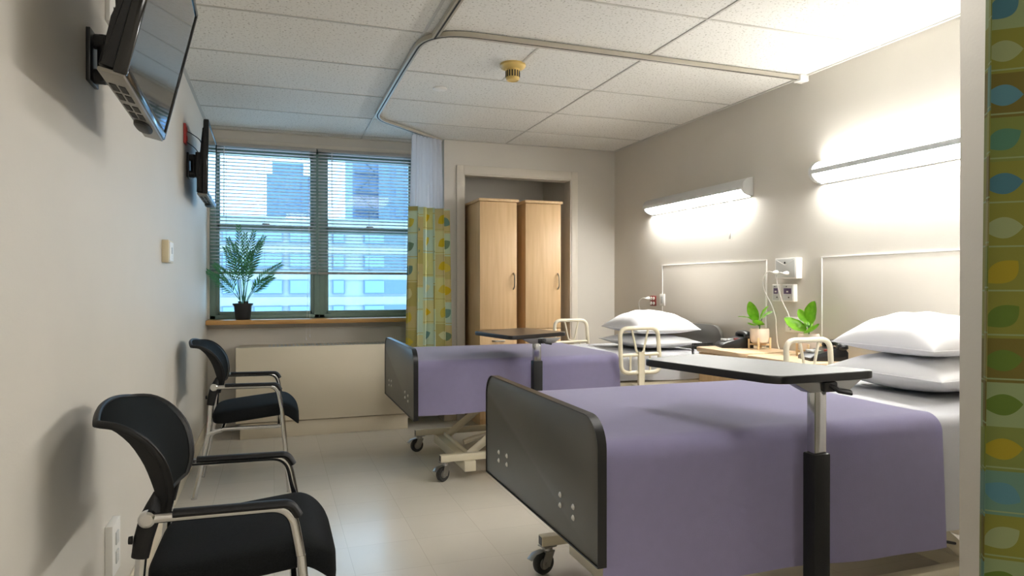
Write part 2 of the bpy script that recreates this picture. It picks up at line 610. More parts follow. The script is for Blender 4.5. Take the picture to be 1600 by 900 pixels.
struct('wall_alcove', bm, M['paint'])
bm = bmesh.new()
box(bm, (XL, YW, 0), (XS, YW + .14, WZ0)); box(bm, (XL, YW, WZ1), (XS, YW + .14, H))
box(bm, (XL, YW, WZ0), (WX0, YW + .14, WZ1)); box(bm, (WX1, YW, WZ0), (XS, YW + .14, WZ1))
struct('wall_window', bm, M['paint'])
bm = bmesh.new()
box(bm, (PX, YF, 0), (XR + .1, PY, H))
struct('wall_partition', bm, M['paint'])
struct('wall_front', B(box, (XL - .1, YF - .1, 0), (XR + .1, YF, H)), M['paint'])
bm = bmesh.new()
box(bm, (XL, YW - .012, WZ1 + .0), (XS, YW, WZ1 + .035), .003)
box(bm, (XL, YW - .010, WZ0 - .085), (XS, YW, WZ0 - .075), .002)
struct('trim_1', bm, M['white_trim'])
# alcove casing
bm = bmesh.new()
for a, b in (((AX0 - .062, 0), (AX0, AZ + .07)), ((AX1, 0), (AX1 + .062, AZ + .07)), ((AX0, AZ), (AX1, AZ + .07))):
    box(bm, (a[0], YB - .018, a[1]), (b[0], YB, b[1]), .003)
for a, b in (((AX0, 0), (AX0 + .012, AZ)), ((AX1 - .012, 0), (AX1, AZ)), ((AX0, AZ - .012), (AX1, AZ))):
    box(bm, (a[0], YB - .01, a[1]), (b[0], YB + .12, b[1]), .002)
struct('trim_2', bm, M['white_trim'])
struct('trim_3', B(box, (XL, YW - .17, WZ0 - .037), (XS, YW + .075, WZ0), .006), M['sill'])
# suspended ceiling bars
bm = bmesh.new()
ys = [3.916 + 0.61 * k for k in range(-9, 4)]
for x in (0.70, 1.92, ):
    box(bm, (x - .007, YF, H - .004), (x + .007, YB if x > XS else YW, H), .001)
for y in ys:
    if y > YW: continue
    x1 = XR if PY < y < YB else (PX if y < PY else XS)
    box(bm, (XL, y - .007, H - .0035), (x1, y + .007, H), .001)
box(bm, (1.303, 3.316, H - .0032), (1.317, 3.906, H), .001)
box(bm, (XR - .02, PY, H - .005), (XR, YB, H)); box(bm, (XS, YB - .02, H - .005), (XR, YB, H))
box(bm, (XL, YF, H - .005), (XL + .02, YW, H)); box(bm, (XL, YW - .02, H - .005), (XS, YW, H))
struct('trim_4', bm, M['grid'])
bm = bmesh.new()
box(bm, (XL, YF, 0), (XL + .008, YW, .10), .002)
struct('baseboard_left', bm, M['rad'])
bm = bmesh.new()
box(bm, (XR - .008, PY, 0), (XR, YB, .10), .002); 
struct('baseboard_right', bm, M['rad'])
bm = bmesh.new()
box(bm, (AX1 + .062, YB - .008, 0), (XR - .008, YB, .10), .002); box(bm, (XS, YB - .008, 0), (AX0 - .062, YB, .10), .002)
struct('baseboard_back', bm, M['rad'])

# windows: two double-hung units
def window(n, x0, x1):
    gx0, gx1 = x0 + .055, x1 - .055
    bm = bmesh.new()
    y0, y1 = YW + .02, YW + .10
    box(bm, (x0, y0, WZ0), (gx0 - .012, y1, WZ1), .003); box(bm, (gx1 + .012, y0, WZ0), (x1, y1, WZ1), .003)
    box(bm, (x0, y0, WZ0), (x1, y1, WZ0 + .03), .003); box(bm, (x0, y0, WZ1 - .035), (x1, y1, WZ1), .003)
    root = struct('window_%d' % n, bm, M['frame_green'])
    bm = bmesh.new()
    ya, yb = YW + .03, YW + .06
    box(bm, (gx0 - .012, ya, WZ0 + .03), (gx0 + .018, yb, 1.65), .003); box(bm, (gx1 - .018, ya, WZ0 + .03), (gx1 + .012, yb, 1.65), .003)
    box(bm, (gx0, ya, WZ0 + .03), (gx1, yb, WZ0 + .06), .003); box(bm, (gx0, ya, 1.605), (gx1, yb, 1.65), .003)
    lo = struct('lower_sash', bm, M['frame_green'], root)
    struct('pane', B(box, (gx0 + .012, ya + .012, WZ0 + .05), (gx1 - .012, ya + .016, 1.615)), M['pane'], lo)
    bm = bmesh.new()
    ya, yb = YW + .065, YW + .095
    box(bm, (gx0 - .012, ya, 1.60), (gx0 + .018, yb, WZ1 - .03), .003); box(bm, (gx1 - .018, ya, 1.60), (gx1 + .012, yb, WZ1 - .03), .003)
    box(bm, (gx0, ya, WZ1 - .07), (gx1, yb, WZ1 - .03), .003); box(bm, (gx0, ya, 1.60), (gx1, yb, 1.635), .003)
    up = struct('upper_sash', bm, M['frame_green'], root)
    struct('pane', B(box, (gx0 + .012, ya + .012, 1.625), (gx1 - .012, ya + .016, WZ1 - .06)), M['pane'], up)
    bm = bmesh.new()
    box(bm, ((x0 + x1) / 2 - .03, YW + .012, 1.65), ((x0 + x1) / 2 + .03, YW + .04, 1.662), .003)
    struct('sash_lock', bm, M['steel'], root)
window(1, WX0, 0.36)
window(2, 0.36, WX1)

def blind(x0, x1, label, wand_x):
    cx = (x0 + x1) / 2
    r = thing('venetian_blind', label, 'blind', (cx, YW - .022, 1.255), group=None)
    W = (x1 - x0) / 2
    link('headrail', B(box, (-W, -.02, 1.005), (W, .018, 1.033), .003), M['blind_rail'], r)
    bm = bmesh.new()
    a = math.radians(16)
    k = 0
    z = 0.03
    while z < 1.0:
        sag = 0.0
        dy, dz = .0125 * math.cos(a), .0125 * math.sin(a)
        pts = [(-dy, dz), (0, .0022), (dy, -dz)]
        t = bmesh.new()
        V = [[t.verts.new((x, p[0], z + p[1] + q)) for p in pts for q in (-.0004, .0004)] for x in (-W + .004, W - .004)]
        for (i, j) in ((0, 2), (2, 4)):
            t.faces.new((V[0][i], V[0][j], V[1][j], V[1][i])); t.faces.new((V[0][i + 1], V[1][i + 1], V[1][j + 1], V[0][j + 1]))
        for (i, j) in ((0, 1), (4, 5)):
            t.faces.new((V[0][i], V[0][j], V[1][j], V[1][i]))
        merge(bm, t)
        z += .0275
        k += 1
    link('slats', bm, M['blind'], r, 60)
    link('bottom_rail', B(box, (-W, -.013, -.008), (W, .013, .012), .004), M['blind_rail'], r)
    bm = bmesh.new()
    for x in (-W + .12, 0, W - .12):
        for y in (-.0135, .0135):
            tube(bm, [(x, y, 1.005), (x, y, .0)], .0008, 5)
    link('ladder_cord', bm, M['blind_rail'], r)
    return r
bl1 = blind(WX0 + .004, 0.335, 'white venetian blind on the left window above the palm', -.4)
bl2 = blind(0.345, WX1 - .006, 'white venetian blind on the right window beside the leaf curtain', .35)
bm = bmesh.new()
tube(bm, [(-.30, -.028, 1.0), (-.301, -.03, .45)], .0035, 6)
link('tilt_wand', bm, M['blind'], bl1)
bm = bmesh.new()
tube(bm, [(.345, -.028, 1.0), (.347, -.045, .1), (.348, -.05, -.28), (.35, -.055, -.50)], .0012, 5)
lathe(bm, [(0, .0), (.006, .004), (.003, .03), (0, .032)], 8, (.35, -.055, -.53))
tube(bm, [(.345, -.028, 1.0), (.338, -.045, .1), (.328, -.05, -.35), (.32, -.055, -.52)], .0012, 5)
lathe(bm, [(0, .0), (.006, .004), (.003, .03), (0, .032)], 8, (.32, -.055, -.55))
link('pull_cord', bm, M['blind'], bl1)
bm = bmesh.new()
tube(bm, [(-.31, -.028, 1.0), (-.309, -.03, .55)], .003, 6)
link('tilt_wand', bm, M['blind'], bl2)

# ------------------------------------------------------------ view outside
def grid_windows(root, cols, rows, y):
    for (x0, x1) in cols:
        for (z0, z1) in rows:
            f = link('window', B(box, (x0, y - .25, z0), (x1, y + .1, z1)), M['far_glass'], root)
            n = max(1, int((x1 - x0) / 1.6))
            bm = bmesh.new()
            for k in range(n):
                if (k + int(x0 * 3)) % 3 != 1:
                    a = x0 + (x1 - x0) * k / n + .12
                    box(bm, (a, y - .32, z0 + .1 + .4 * ((k * 7) % 2)), (a + (x1 - x0) / n - .24, y - .26, z1 - .1))
            if len(bm.verts):
                link('shade', bm, M['far_curtain'], f)
            else:
                bm.free()
r = thing('apartment_building', 'pale low apartment block with window bands, seen under the blinds', 'building', (4, 75, -40))
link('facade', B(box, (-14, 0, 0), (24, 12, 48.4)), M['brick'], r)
bm = bmesh.new()
for k in range(6):
    z = 39.1 + k * 2.72 - 2.72 * 2
    box(bm, (-14, -.15, z), (24, 0, z + .9))
link('spandrel', bm, M['brick_band'], r)
cols = [(-9.5, -4.6), (-2.5, 0.2 - .3), (1.9, 3.2), (5.2, 9.8), (11.5, 15)]
grid_windows(r, [(-9.0, -7.4), (-6.0, -3.1), (-2.5, -.3), (1.9, 3.2), (5.2, 9.8), (11.5, 15)], [(37.6 + 2.72 * k - 2.72, 39.1 + 2.72 * k - 2.72) for k in range(1, 5)], 0)
r = thing('tower_building', 'blue-grey stepped tower rising against the sky behind the left blind', 'building', (2, 95, -40))
bm = bmesh.new()
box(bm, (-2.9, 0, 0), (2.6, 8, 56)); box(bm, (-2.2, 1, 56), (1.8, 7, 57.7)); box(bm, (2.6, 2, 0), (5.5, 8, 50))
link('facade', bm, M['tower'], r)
for k in range(5):
    for x in (-2.0, -.6, .8):
        link('window', B(box, (x, -.1, 46 + k * 2), (x + .5, .1, 46.9 + k * 2)), M['tower2'], r)
r = thing('apartment_block', 'tall pale blue block with zigzag fire escape behind the right blind', 'building', (18, 110, -40))
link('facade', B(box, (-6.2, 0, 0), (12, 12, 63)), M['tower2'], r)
bm = bmesh.new()
box(bm, (-2.2, -.6, 0), (-.4, 0, 62)); box(bm, (4.2, -.6, 0), (6, 0, 62))
link('pier', bm, M['tower'], r)
for k in range(5):
    for x in (-5, .6, 2.4):
        link('window', B(box, (x, -.15, 46 + k * 3.2), (x + .9, .1, 47.4 + k * 3.2)), M['tower'], r)
bm = bmesh.new()
for k in range(7):
    z = 41 + k * 3
    box(bm, (-6.0, -1.8, z), (-2.4, -.2, z + .15))
    a, b = ((-5.8, z), (-2.6, z + 3)) if k % 2 else ((-2.6, z), (-5.8, z + 3))
    tube(bm, [(a[0], -1.2, a[1]), (b[0], -1.2, b[1])], .14, 6)
    tube(bm, [(-6, -1.8, z + 1), (-2.4, -1.8, z + 1)], .05, 5)
link('fire_escape', bm, M['far_iron'], r)

# ------------------------------------------------------------ ceiling things
for k, (px_, py_, lb) in enumerate(((0.5, -.9, 'added fill light panel on the ceiling, unseen behind the viewer'), (1.31, 1.79, 'added fill light panel above the near bed, out of view'))):
    t = thing('ceiling_fill_light', lb, 'light', (px_, py_, H - .012))  # unseen panels added to brighten the room
    link('diffuser', B(box, (-.3, -.6, -.004), (.3, .6, .006)), M['fill_panel' if k == 0 else 'fill_panel_dim'], t)
    b2 = bmesh.new()
    box(b2, (-.32, -.62, -.008), (-.3, .62, .012)); box(b2, (.3, -.62, -.008), (.32, .62, .012))
    box(b2, (-.3, -.62, -.008), (.3, -.6, .012)); box(b2, (-.3, .6, -.008), (.3, .62, .012))
    link('frame', b2, M['plastic_white'], t)

def track(name, label, pts, loc, ends):
    bm = bmesh.new()
    rect_sweep(bm, pts, .030, .022)
    o = link(name, bm, M['track'], None, 38, loc)
    o.location = loc
    tag(o, label, 'curtain track')
    b2 = bmesh.new()
    rect_sweep(b2, [Vector(p) - Vector((0, 0, .0205)) for p in pts], .009, .002)
    link('slot', b2, M['slot'], o, 38, loc)
    b3 = bmesh.new()
    for e in ends:
        box(b3, (e[0] - .03, e[1] - .03, H - .04), (e[0] + .03, e[1] + .03, H - .001), .004)
    if ends:
        link('end_bracket', b3, M['plastic_white'], o, 38, loc)
    else:
        b3.free()
    return o
zt = H - .006
tp = fillet([(XR - .02, 3.235, zt), (.70, 3.20, zt), (.695, 5.02, zt), (1.335, 5.635, zt)], .50, 14)
# tighter corner at the window end
tp = fillet([(XR - .02, 3.235, zt), (1.25, 3.215, zt)], .1) + fillet([(1.2, 3.215, zt), (.70, 3.22, zt), (.695, 3.9, zt)], .42, 12)[1:] + fillet([(.695, 4.6, zt), (.70, 5.03, zt), (1.335, 5.62, zt)], .16, 8)[1:]
track('curtain_track', 'L-shaped curtain track curving round the far bed on the ceiling', tp, (1.0, 3.2, zt), [(XR - .035, 3.235)])
tp2 = fillet([(.75, 3.30, zt), (.76, .95, zt), (1.66, .90, zt)], .3, 10)
track('curtain_track', 'straight curtain track meeting the curved one above the near bed', tp2, (.76, 2.0, zt), [])
t = thing('smoke_detector', 'yellowed round smoke detector on the ceiling inside the curtain track', 'smoke detector', (1.271, 3.61, H))
bm = bmesh.new()
lathe(bm, [(0, 0), (.072, 0), (.074, -.012), (.066, -.022), (.045, -.03), (0, -.03)], 32)
link('base', bm, M['yellow'], t)
bm = bmesh.new()
lathe(bm, [(0, -.028), (.04, -.028), (.038, -.085), (.032, -.092), (.03, -.088), (0, -.088)], 32)
h_ = link('sensor_head', bm, M['yellow'], t)
bm = bmesh.new()
for k in range(16):
    a = 2 * PI * k / 16
    box(bm, (.036, -.0035, -.075), (.041, .0035, -.040), mtx=Matrix.Rotation(a, 4, 'Z'))
link('vent_slot', bm, M['slot'], h_)
bm = bmesh.new()
lathe(bm, [(0, 0), (.045, 0), (.045, -.006), (.04, -.009), (0, -.010)], 32)
o = link('sprinkler_cover', bm, M['plastic_white']); o.location = (.991, 4.2, H - .0005)
tag(o, 'small white flat disc on the ceiling beside the smoke detector', 'sprinkler cover')

# ------------------------------------------------------------ curtains
def cloth(x0y0, x1y1, z0, z1, folds, amp, n=160, nz=14, spread=(1, 1), fullness=2.2, seed=1, bell=0.0):
    rnd = random.Random(seed)
    phs = [rnd.uniform(0, 6.28) for _ in range(4)]
    a, b = Vector(x0y0), Vector(x1y1)
    d = (b - a); Ln = d.length; d.normalize(); nrm = Vector((-d.y, d.x))
    t = bmesh.new()
    uvl = t.loops.layers.uv.new('UVMap')
    g = []
    for j in range(nz + 1):
        f = j / nz
        z = z1 + (z0 - z1) * f
        row = []; u = 0; prev = None
        ks = spread[0] + (spread[1] - spread[0]) * f
        for i in range(n + 1):
            s = i / n
            A = amp * (0.75 + 0.25 * math.sin(phs[0] + s * 9)) * (1 + .25 * f)
            ph = 2 * PI * folds * (s + 0.012 * math.sin(s * 17 + phs[1]))
            off = A * math.sin(ph + .15 * math.sin(f * 3 + phs[2] + s * 5))
            al = (s - 0.5) * Ln * ks + 0.22 * A * math.sin(2 * ph)
            p = (a + b) / 2 + d * al + nrm * off
            if prev is not None:
                u += (p - prev).length
            prev = p
            row.append((t.verts.new((p.x, p.y, z)), u, z))
        g.append(row)
    for j in range(nz):
        for i in range(n):
            q = (g[j][i], g[j][i + 1], g[j + 1][i + 1], g[j + 1][i])
            fc = t.faces.new([v[0] for v in q])
            ui = [(g[0][i][1]), (g[0][i + 1][1]), (g[0][i + 1][1]), (g[0][i][1])]
            for lp, v, uu in zip(fc.loops, q, ui):
                lp[uvl].uv = (uu, v[2])
    return t

def solid(o, th):
    m = o.modifiers.new('thickness', 'SOLIDIFY'); m.thickness = th; m.offset = 0

loc = (1.18, 5.46, .2)
cur = thing('privacy_curtain', 'gathered leaf-print curtain with white mesh top beside the window', 'curtain', loc)
o = link('mesh_top', cloth((1.045, 5.38), (1.32, 5.535), 1.78, 2.365, 9, .022, seed=3, spread=(1, 1.12)), M['sheer'], cur, 80, loc)
o = link('fabric_panel', cloth((1.0, 5.33), (1.39, 5.505), .22, 1.785, 5, .050, seed=3, spread=(.95, 1.08)), M['print_far'], cur, 80, loc); solid(o, .0012)
bm = bmesh.new()
for k in range(9):
    s = k / 8
    p = Vector((1.045, 5.38, 2.365)).lerp(Vector((1.32, 5.535, 2.365)), s)
    q = Vector((1.035, 5.352, 2.372)).lerp(Vector((1.30, 5.588, 2.372)), s)
    tube(bm, [p - Vector((0, 0, .01)), (p + q) / 2 , q], .0022, 6)
    lathe(bm, [(0, 0), (.006, .002), (0, .008)], 8, tuple(p))
link('hook', bm, M['steel'], cur, 38, loc)

loc = (1.45, .93, .3)
cur = thing('privacy_curtain', 'near leaf-print curtain in olive and teal at the right edge of the picture', 'curtain', loc)
bm = cloth((1.268, .915), (1.64, .935), .25, 2.05, 3.2, .042, seed=5, n=150, nz=24, spread=(.93, 1.03), bell=.1)
o = link('fabric_panel', bm, M['print_near'], cur, 80, loc); solid(o, .0015)
bm = cloth((1.29, .915), (1.63, .92), 2.045, 2.365, 5, .02, seed=5, spread=(1, 1))
link('mesh_top', bm, M['sheer'], cur, 80, loc)
bm = bmesh.new()
for k in range(6):
    x = 1.30 + k * .063
    tube(bm, [(x, .915, 2.36), (x, .912, 2.371)], .002, 6)
link('hook', bm, M['steel'], cur, 38, loc)

# ------------------------------------------------------------ radiator cover
loc = (.37, 5.6, 0)
t = thing('radiator_cover', 'long beige metal radiator cover below the window', 'radiator', loc)
bm = bmesh.new(); box(bm, (-.262, 5.45, .125), (1.01, 5.865, .675), .003); link('casing', bm, M['rad'], t, 38, loc)
bm = bmesh.new(); box(bm, (-.268, 5.43, .125), (1.015, 5.449, .69), .004); link('front_panel', bm, M['rad'], t, 38, loc)
bm = bmesh.new(); box(bm, (-.24, 5.45, 0), (1.02, 5.86, .118), .003); link('base', bm, M['rad'], t, 38, loc)
bm = bmesh.new()
box(bm, (-.05, 5.455, .675), (.99, 5.52, .684), .002)
for k in range(34):
    box(bm, (-.04 + k * .03, 5.54, .675), (-.024 + k * .03, 5.80, .680))
link('top_grille', bm, M['plastic_grey'], t, 38, loc)

# ------------------------------------------------------------ wall panels
def wpanel(y0, y1, z0, z1, label):
    r = link('wall_panel', B(box, (XR - .006, y0, z0), (XR - .0002, y1, z1), .001), M['panel'])
    tag(r, label, 'wall panel')
    bm = bmesh.new()
    e = .008
    box(bm, (XR - .009, y0 - e, z1), (XR - .0002, y1 + e, z1 + e), .001)
    box(bm, (XR - .009, y0 - e, z0), (XR - .0002, y0, z1), .001)
    box(bm, (XR - .009, y1, z0), (XR - .0002, y1 + e, z1), .001)
    link('edge_strip', bm, M['panel_edge'], r)
wpanel(3.575, 4.80, .35, 1.312, 'pale wall protection panel behind the far bed')
wpanel(1.40, 3.098, .35, 1.312, 'pale wall protection panel behind the near bed')

# ------------------------------------------------------------ bed lights
def wall_light(y0, y1, zc, label, up):
    r = thing('wall_light', label, 'light', (XR, (y0 + y1) / 2, zc))
    W = (y1 - y0) / 2
    def half(a0, a1, rx, rz, r0=0.0):
        return [(-(r0 + (rx - 0) * math.cos(a)), rz * math.sin(a)) for a in [a0 + (a1 - a0) * k / 10 for k in range(11)]]
    ex = Matrix(((1, 0, 0, 0), (0, 0, 1, 0), (0, 1, 0, 0), (0, 0, 0, 1)))
    D, Z = .088, .062
    d2 = lambda a: (-(.0 + D * math.cos(math.radians(a))), Z * math.sin(math.radians(a)))
    def sect(a0, a1, sc=1.0):
        pts = [d2(a0 + (a1 - a0) * k / 12) for k in range(13)]
        return [(p[0] * sc, p[1] * sc) for p in pts] + [(-.002, pts[-1][1] * .8 * sc), (-.002, pts[0][1] * .8 * sc)]
    if up:
        link('diffuser', B(prism, sect(11, 84), -W + .03, W - .03, mtx=ex), M['diffuser_up'], r)
        link('housing', B(prism, sect(-15, 10, 1.03), -W + .01, W - .01, mtx=ex), M['lamp_body'], r)
        link('diffuser', B(prism, sect(-80, -16), -W + .03, W - .03, mtx=ex), M['diffuser'], r)
        for s in (-1, 1):
            bm = bmesh.new()
            y = s * (W - .016)
            prism(bm, [d2(-85 + 170 * k / 24) for k in range(25)] + [(-.002, Z), (-.002, -Z)], y - .014, y + .014, .004, mtx=ex)
            link('end_cap', bm, M['lamp_body'], r)
    else:
        link('housing', B(prism, sect(-20, 88), -W, W, mtx=ex), M['lamp_body'], r)
        link('diffuser', B(prism, sect(-80, -21), -W + .02, W - .02, mtx=ex), M['diffuser'], r)
        for s in (-1, 1):
            bm = bmesh.new()
            y = s * (W + .001)
            prism(bm, [d2(-85 + 170 * k / 24) for k in range(25)] + [(-.001, Z), (-.001, -Z)], y - .012, y + .012, .003, mtx=ex)
            link('end_cap', bm, M['lamp_body'], r)
    bm = bmesh.new()
    box(bm, (-.012, -W, -Z - .006), (-.0005, W, -Z + .004), .001)
    link('back_plate', bm, M['lamp_body'], r)
    return r
l1 = wall_light(3.715, 4.97, 1.809, 'slim white bed light with a pull cord over the far bed', False)
l2 = wall_light(1.80, 3.125, 1.806, 'bright up-and-down bed light over the near bed', True)
bm = bmesh.new()
for dy in (-.006, .006):
    tube(bm, [(-.03, -.44 + dy, -.058), (-.03, -.44 + dy, -.22), (-.03, -.44 + dy * 1.5, -.29)], .0011, 5)
    box(bm, (-.036, -.44 + dy * 1.5 - .004, -.335), (-.026, -.44 + dy * 1.5 + .004, -.275), .002)
link('pull_cord', bm, M['plastic_white'], l1)

# ------------------------------------------------------------ wall fittings, right wall
def plate_R(y0, y1, z0, z1, th, m, name, label, cat, group=None):
    r = thing(name, label, cat, (XR, (y0 + y1) / 2, (z0 + z1) / 2), 0, group)
    w_, h_ = (y1 - y0) / 2, (z1 - z0) / 2
    link('plate', B(box, (-th, -w_, -h_), (-.0003, w_, h_), .003), m, r)
    return r, w_, h_
r, a, b = plate_R(3.262, 3.445, 1.195, 1.322, .045, M['plastic_white'], 'service_box', 'large white socket box with two plugs on the wall between the beds', 'outlet')
link('face', B(box, (-.048, -a + .01, -b + .008), (-.0455, a - .01, b - .008), .001), M['plastic_grey'], r)
bm = bmesh.new(); lathe(bm, [(0, .003), (.006, .003), (.006, 0), (0, 0)], 12, (-.049, 0, b - .03), Matrix.Rotation(-PI / 2, 4, 'Y')); link('screw', bm, M['slot'], r)
bm = bmesh.new()
for (ya, za, yb, zb) in ((-a + .015, b - .012, 0, b - .045), (0, b - .045, a - .015, b - .012)):
    tube(bm, [(-.049, ya, za), (-.049, yb, zb)], .0018, 5)
link('ridge', bm, M['plastic_white'], r)
for (y0, y1, lb) in ((3.415, 3.487, 'small white socket with purple insert, left of the pair below the socket box'), (3.300, 3.398, 'small white socket with purple insert, right of the pair below the socket box')):
    r, a, b = plate_R(y0, y1, 1.055, 1.162, .03, M['plastic_white'], 'data_socket', lb, 'outlet', None)
    link('face', B(box, (-.0325, -a + .008, -b + .008), (-.0302, a - .008, b - .008)), M['plastic_grey'], r)
    link('insert', B(box, (-.035, -a + .018, -.006), (-.0328, a - .018, .028)), M['purple'], r)
    bm = bmesh.new(); box(bm, (-.0355, -.008, .003), (-.0335, .008, .012)); link('port', bm, M['plastic_white'], r)
    bm = bmesh.new(); box(bm, (-.0345, -.014, -.032), (-.0327, -.006, -.024)); box(bm, (-.0345, .006, .036), (-.0327, .012, .042)); link('button', bm, M['slot'], r)
r, a, b = plate_R(3.222, 3.392, .868, .962, .012, M['plastic_white'], 'wall_outlet', 'white double power outlet behind the right-hand small plant', 'outlet')
bm = bmesh.new()
for yy in (-.04, .04):
    for (q, s) in ((-.012, .4), (.012, -.4)):
        box(bm, (-.0135, -.0015, -.006), (-.0121, .0015, .006), mtx=Matrix.Translation((0, yy + q, -.015)) @ Matrix.Rotation(s, 4, 'X'))
    box(bm, (-.0135, yy - .0015, -.035), (-.0121, yy + .0015, -.025))
link('slot', bm, M['slot'], r)
bm = bmesh.new()
for yy in (-.04, .04):
    box(bm, (-.016, yy - .007, .012), (-.0121, yy + .007, .03), .001)
link('rocker', bm, M['plastic_grey'], r)
r, a, b = plate_R(4.905, 4.99, .985, 1.07, .012, M['dark_red'], 'wall_outlet', 'red four-way power outlet on the right wall above the far bed', 'outlet')
bm = bmesh.new()
for yy in (-.02, .02):
    for zz in (-.02, .02):
        lathe(bm, [(0, .004), (.013, .004), (.014, 0), (0, 0)], 16, (-.0125, yy, zz), Matrix.Rotation(-PI / 2, 4, 'Y'))
link('socket', bm, M['plastic_white'], r)
r, a, b = plate_R(4.765, 4.835, .99, 1.085, .014, M['plastic_white'], 'wall_switch', 'white wall switch right of the red outlet', 'switch')
link('rocker', B(box, (-.018, -.017, -.03), (-.0142, .017, .03), .003), M['plastic_grey'], r)

def cord(pts, label, rr=.0032, m='plastic_white', plug=None, grp=None):
    P = [Vector(p) for p in pts]
    sm = []
    n = len(P)
    for i in range(n - 1):
        p0, p1, p2, p3 = P[max(i - 1, 0)], P[i], P[i + 1], P[min(i + 2, n - 1)]
        for k in range(8):
            t_ = k / 8
            sm.append(0.5 * ((2 * p1) + (p2 - p0) * t_ + (2 * p0 - 5 * p1 + 4 * p2 - p3) * t_ ** 2 + (3 * p1 - p0 - 3 * p2 + p3) * t_ ** 3))
    sm.append(P[-1])
    o = link('power_cord', B(tube, sm, rr, 8), M[m], None, 50, P[0]); o.location = P[0]
    tag(o, label, 'cord', grp)
    if plug:
        bm = bmesh.new()
        lathe(bm, [(0, .0), (.011, .001), (.013, .008), (.012, .020), (.007, .032), (.004, .04), (0, .041)], 16, tuple(P[0] + Vector(plug)), Matrix.Rotation(-PI / 2, 4, 'Y'))
        link('plug', bm, M[m], o, 38, P[0])
    return o
cord([(2.90, 3.415, 1.235), (2.885, 3.44, 1.237), (2.90, 3.50, 1.19), (2.93, 3.522, 1.12), (2.95, 3.48, 1.03), (2.955, 3.45, .95), (2.955, 3.447, .90), (2.965, 3.447, .80), (2.972, 3.44, .758)],
     'white cord looping down from the left plug of the socket box', plug=(.037, -.003, 0))
cord([(2.90, 3.325, 1.228), (2.885, 3.338, 1.230), (2.90, 3.38, 1.20), (2.93, 3.392, 1.12), (2.945, 3.37, 1.04), (2.955, 3.34, .98), (2.965, 3.325, .90)],
     'white cord hanging from the right plug behind the small plant', plug=(.037, -.003, 0))
cord([(2.925, 4.968, 1.048), (2.91, 4.99, 1.05), (2.91, 5.05, 1.02), (2.925, 5.07, .96), (2.95, 5.075, .88), (2.96, 5.08, .70)],
     'white cord plugged into the red outlet above the far bed', plug=(.035, -.003, 0))

# ------------------------------------------------------------ wall fittings, left wall
def plate_L(y0, y1, z0, z1, th, m, name, label, cat):
    r = thing(name, label, cat, (XL, (y0 + y1) / 2, (z0 + z1) / 2))
    w_, h_ = (y1 - y0) / 2, (z1 - z0) / 2
    link('plate', B(box, (.0003, -w_, -h_), (th, w_, h_), .002), m, r)
    return r
r = plate_L(3.545, 3.70, 1.262, 1.368, .03, M['plastic_beige'], 'thermostat', 'beige thermostat box on the left wall', 'thermostat')
link('face', B(box, (.0302, -.06, -.045), (.034, .06, .045), .001), M['plastic_white'], r)
bm = bmesh.new(); box(bm, (.0342, -.015, -.01), (.036, .015, .02)); link('scale', bm, M['plastic_grey'], r)
r = plate_L(2.405, 2.52, .235, .40, .022, M['plastic_white'], 'wall_outlet', 'white power outlet low on the left wall behind the near chair', 'outlet')
bm = bmesh.new()
for zz in (-.03, .03):
    box(bm, (.0222, -.018, zz - .02), (.026, .018, zz + .02), .002)
link('socket', bm, M['plastic_grey'], r)
r = plate_L(4.03, 4.10, .33, .44, .014, M['red'], 'wall_outlet', 'red power outlet low on the left wall between the two chairs', 'outlet')
bm = bmesh.new()
for zz in (-.025, .025):
    box(bm, (.0142, -.015, zz - .015), (.018, .015, zz + .015), .002)
link('socket', bm, M['red'], r)
r = plate_L(4.36, 4.44, 1.985, 2.10, .014, M['red'], 'wall_outlet', 'red power outlet on the left wall behind the far television', 'outlet')
bm = bmesh.new()
for zz in (-.025, .025):
    box(bm, (.0142, -.015, zz - .015), (.018, .015, zz + .015), .002)
link('socket', bm, M['red'], r)
r = plate_L(2.42, 2.56, 1.98, 2.20, .014, M['plastic_white'], 'wall_outlet', 'white wall plate with slots behind the near television', 'outlet')
bm = bmesh.new()
for zz in (-.06, 0, .06):
    box(bm, (.0142, -.02, zz - .012), (.016, -.006, zz + .012)); box(bm, (.0142, .006, zz - .012), (.016, .02, zz + .012))
link('slot', bm, M['slot'], r)

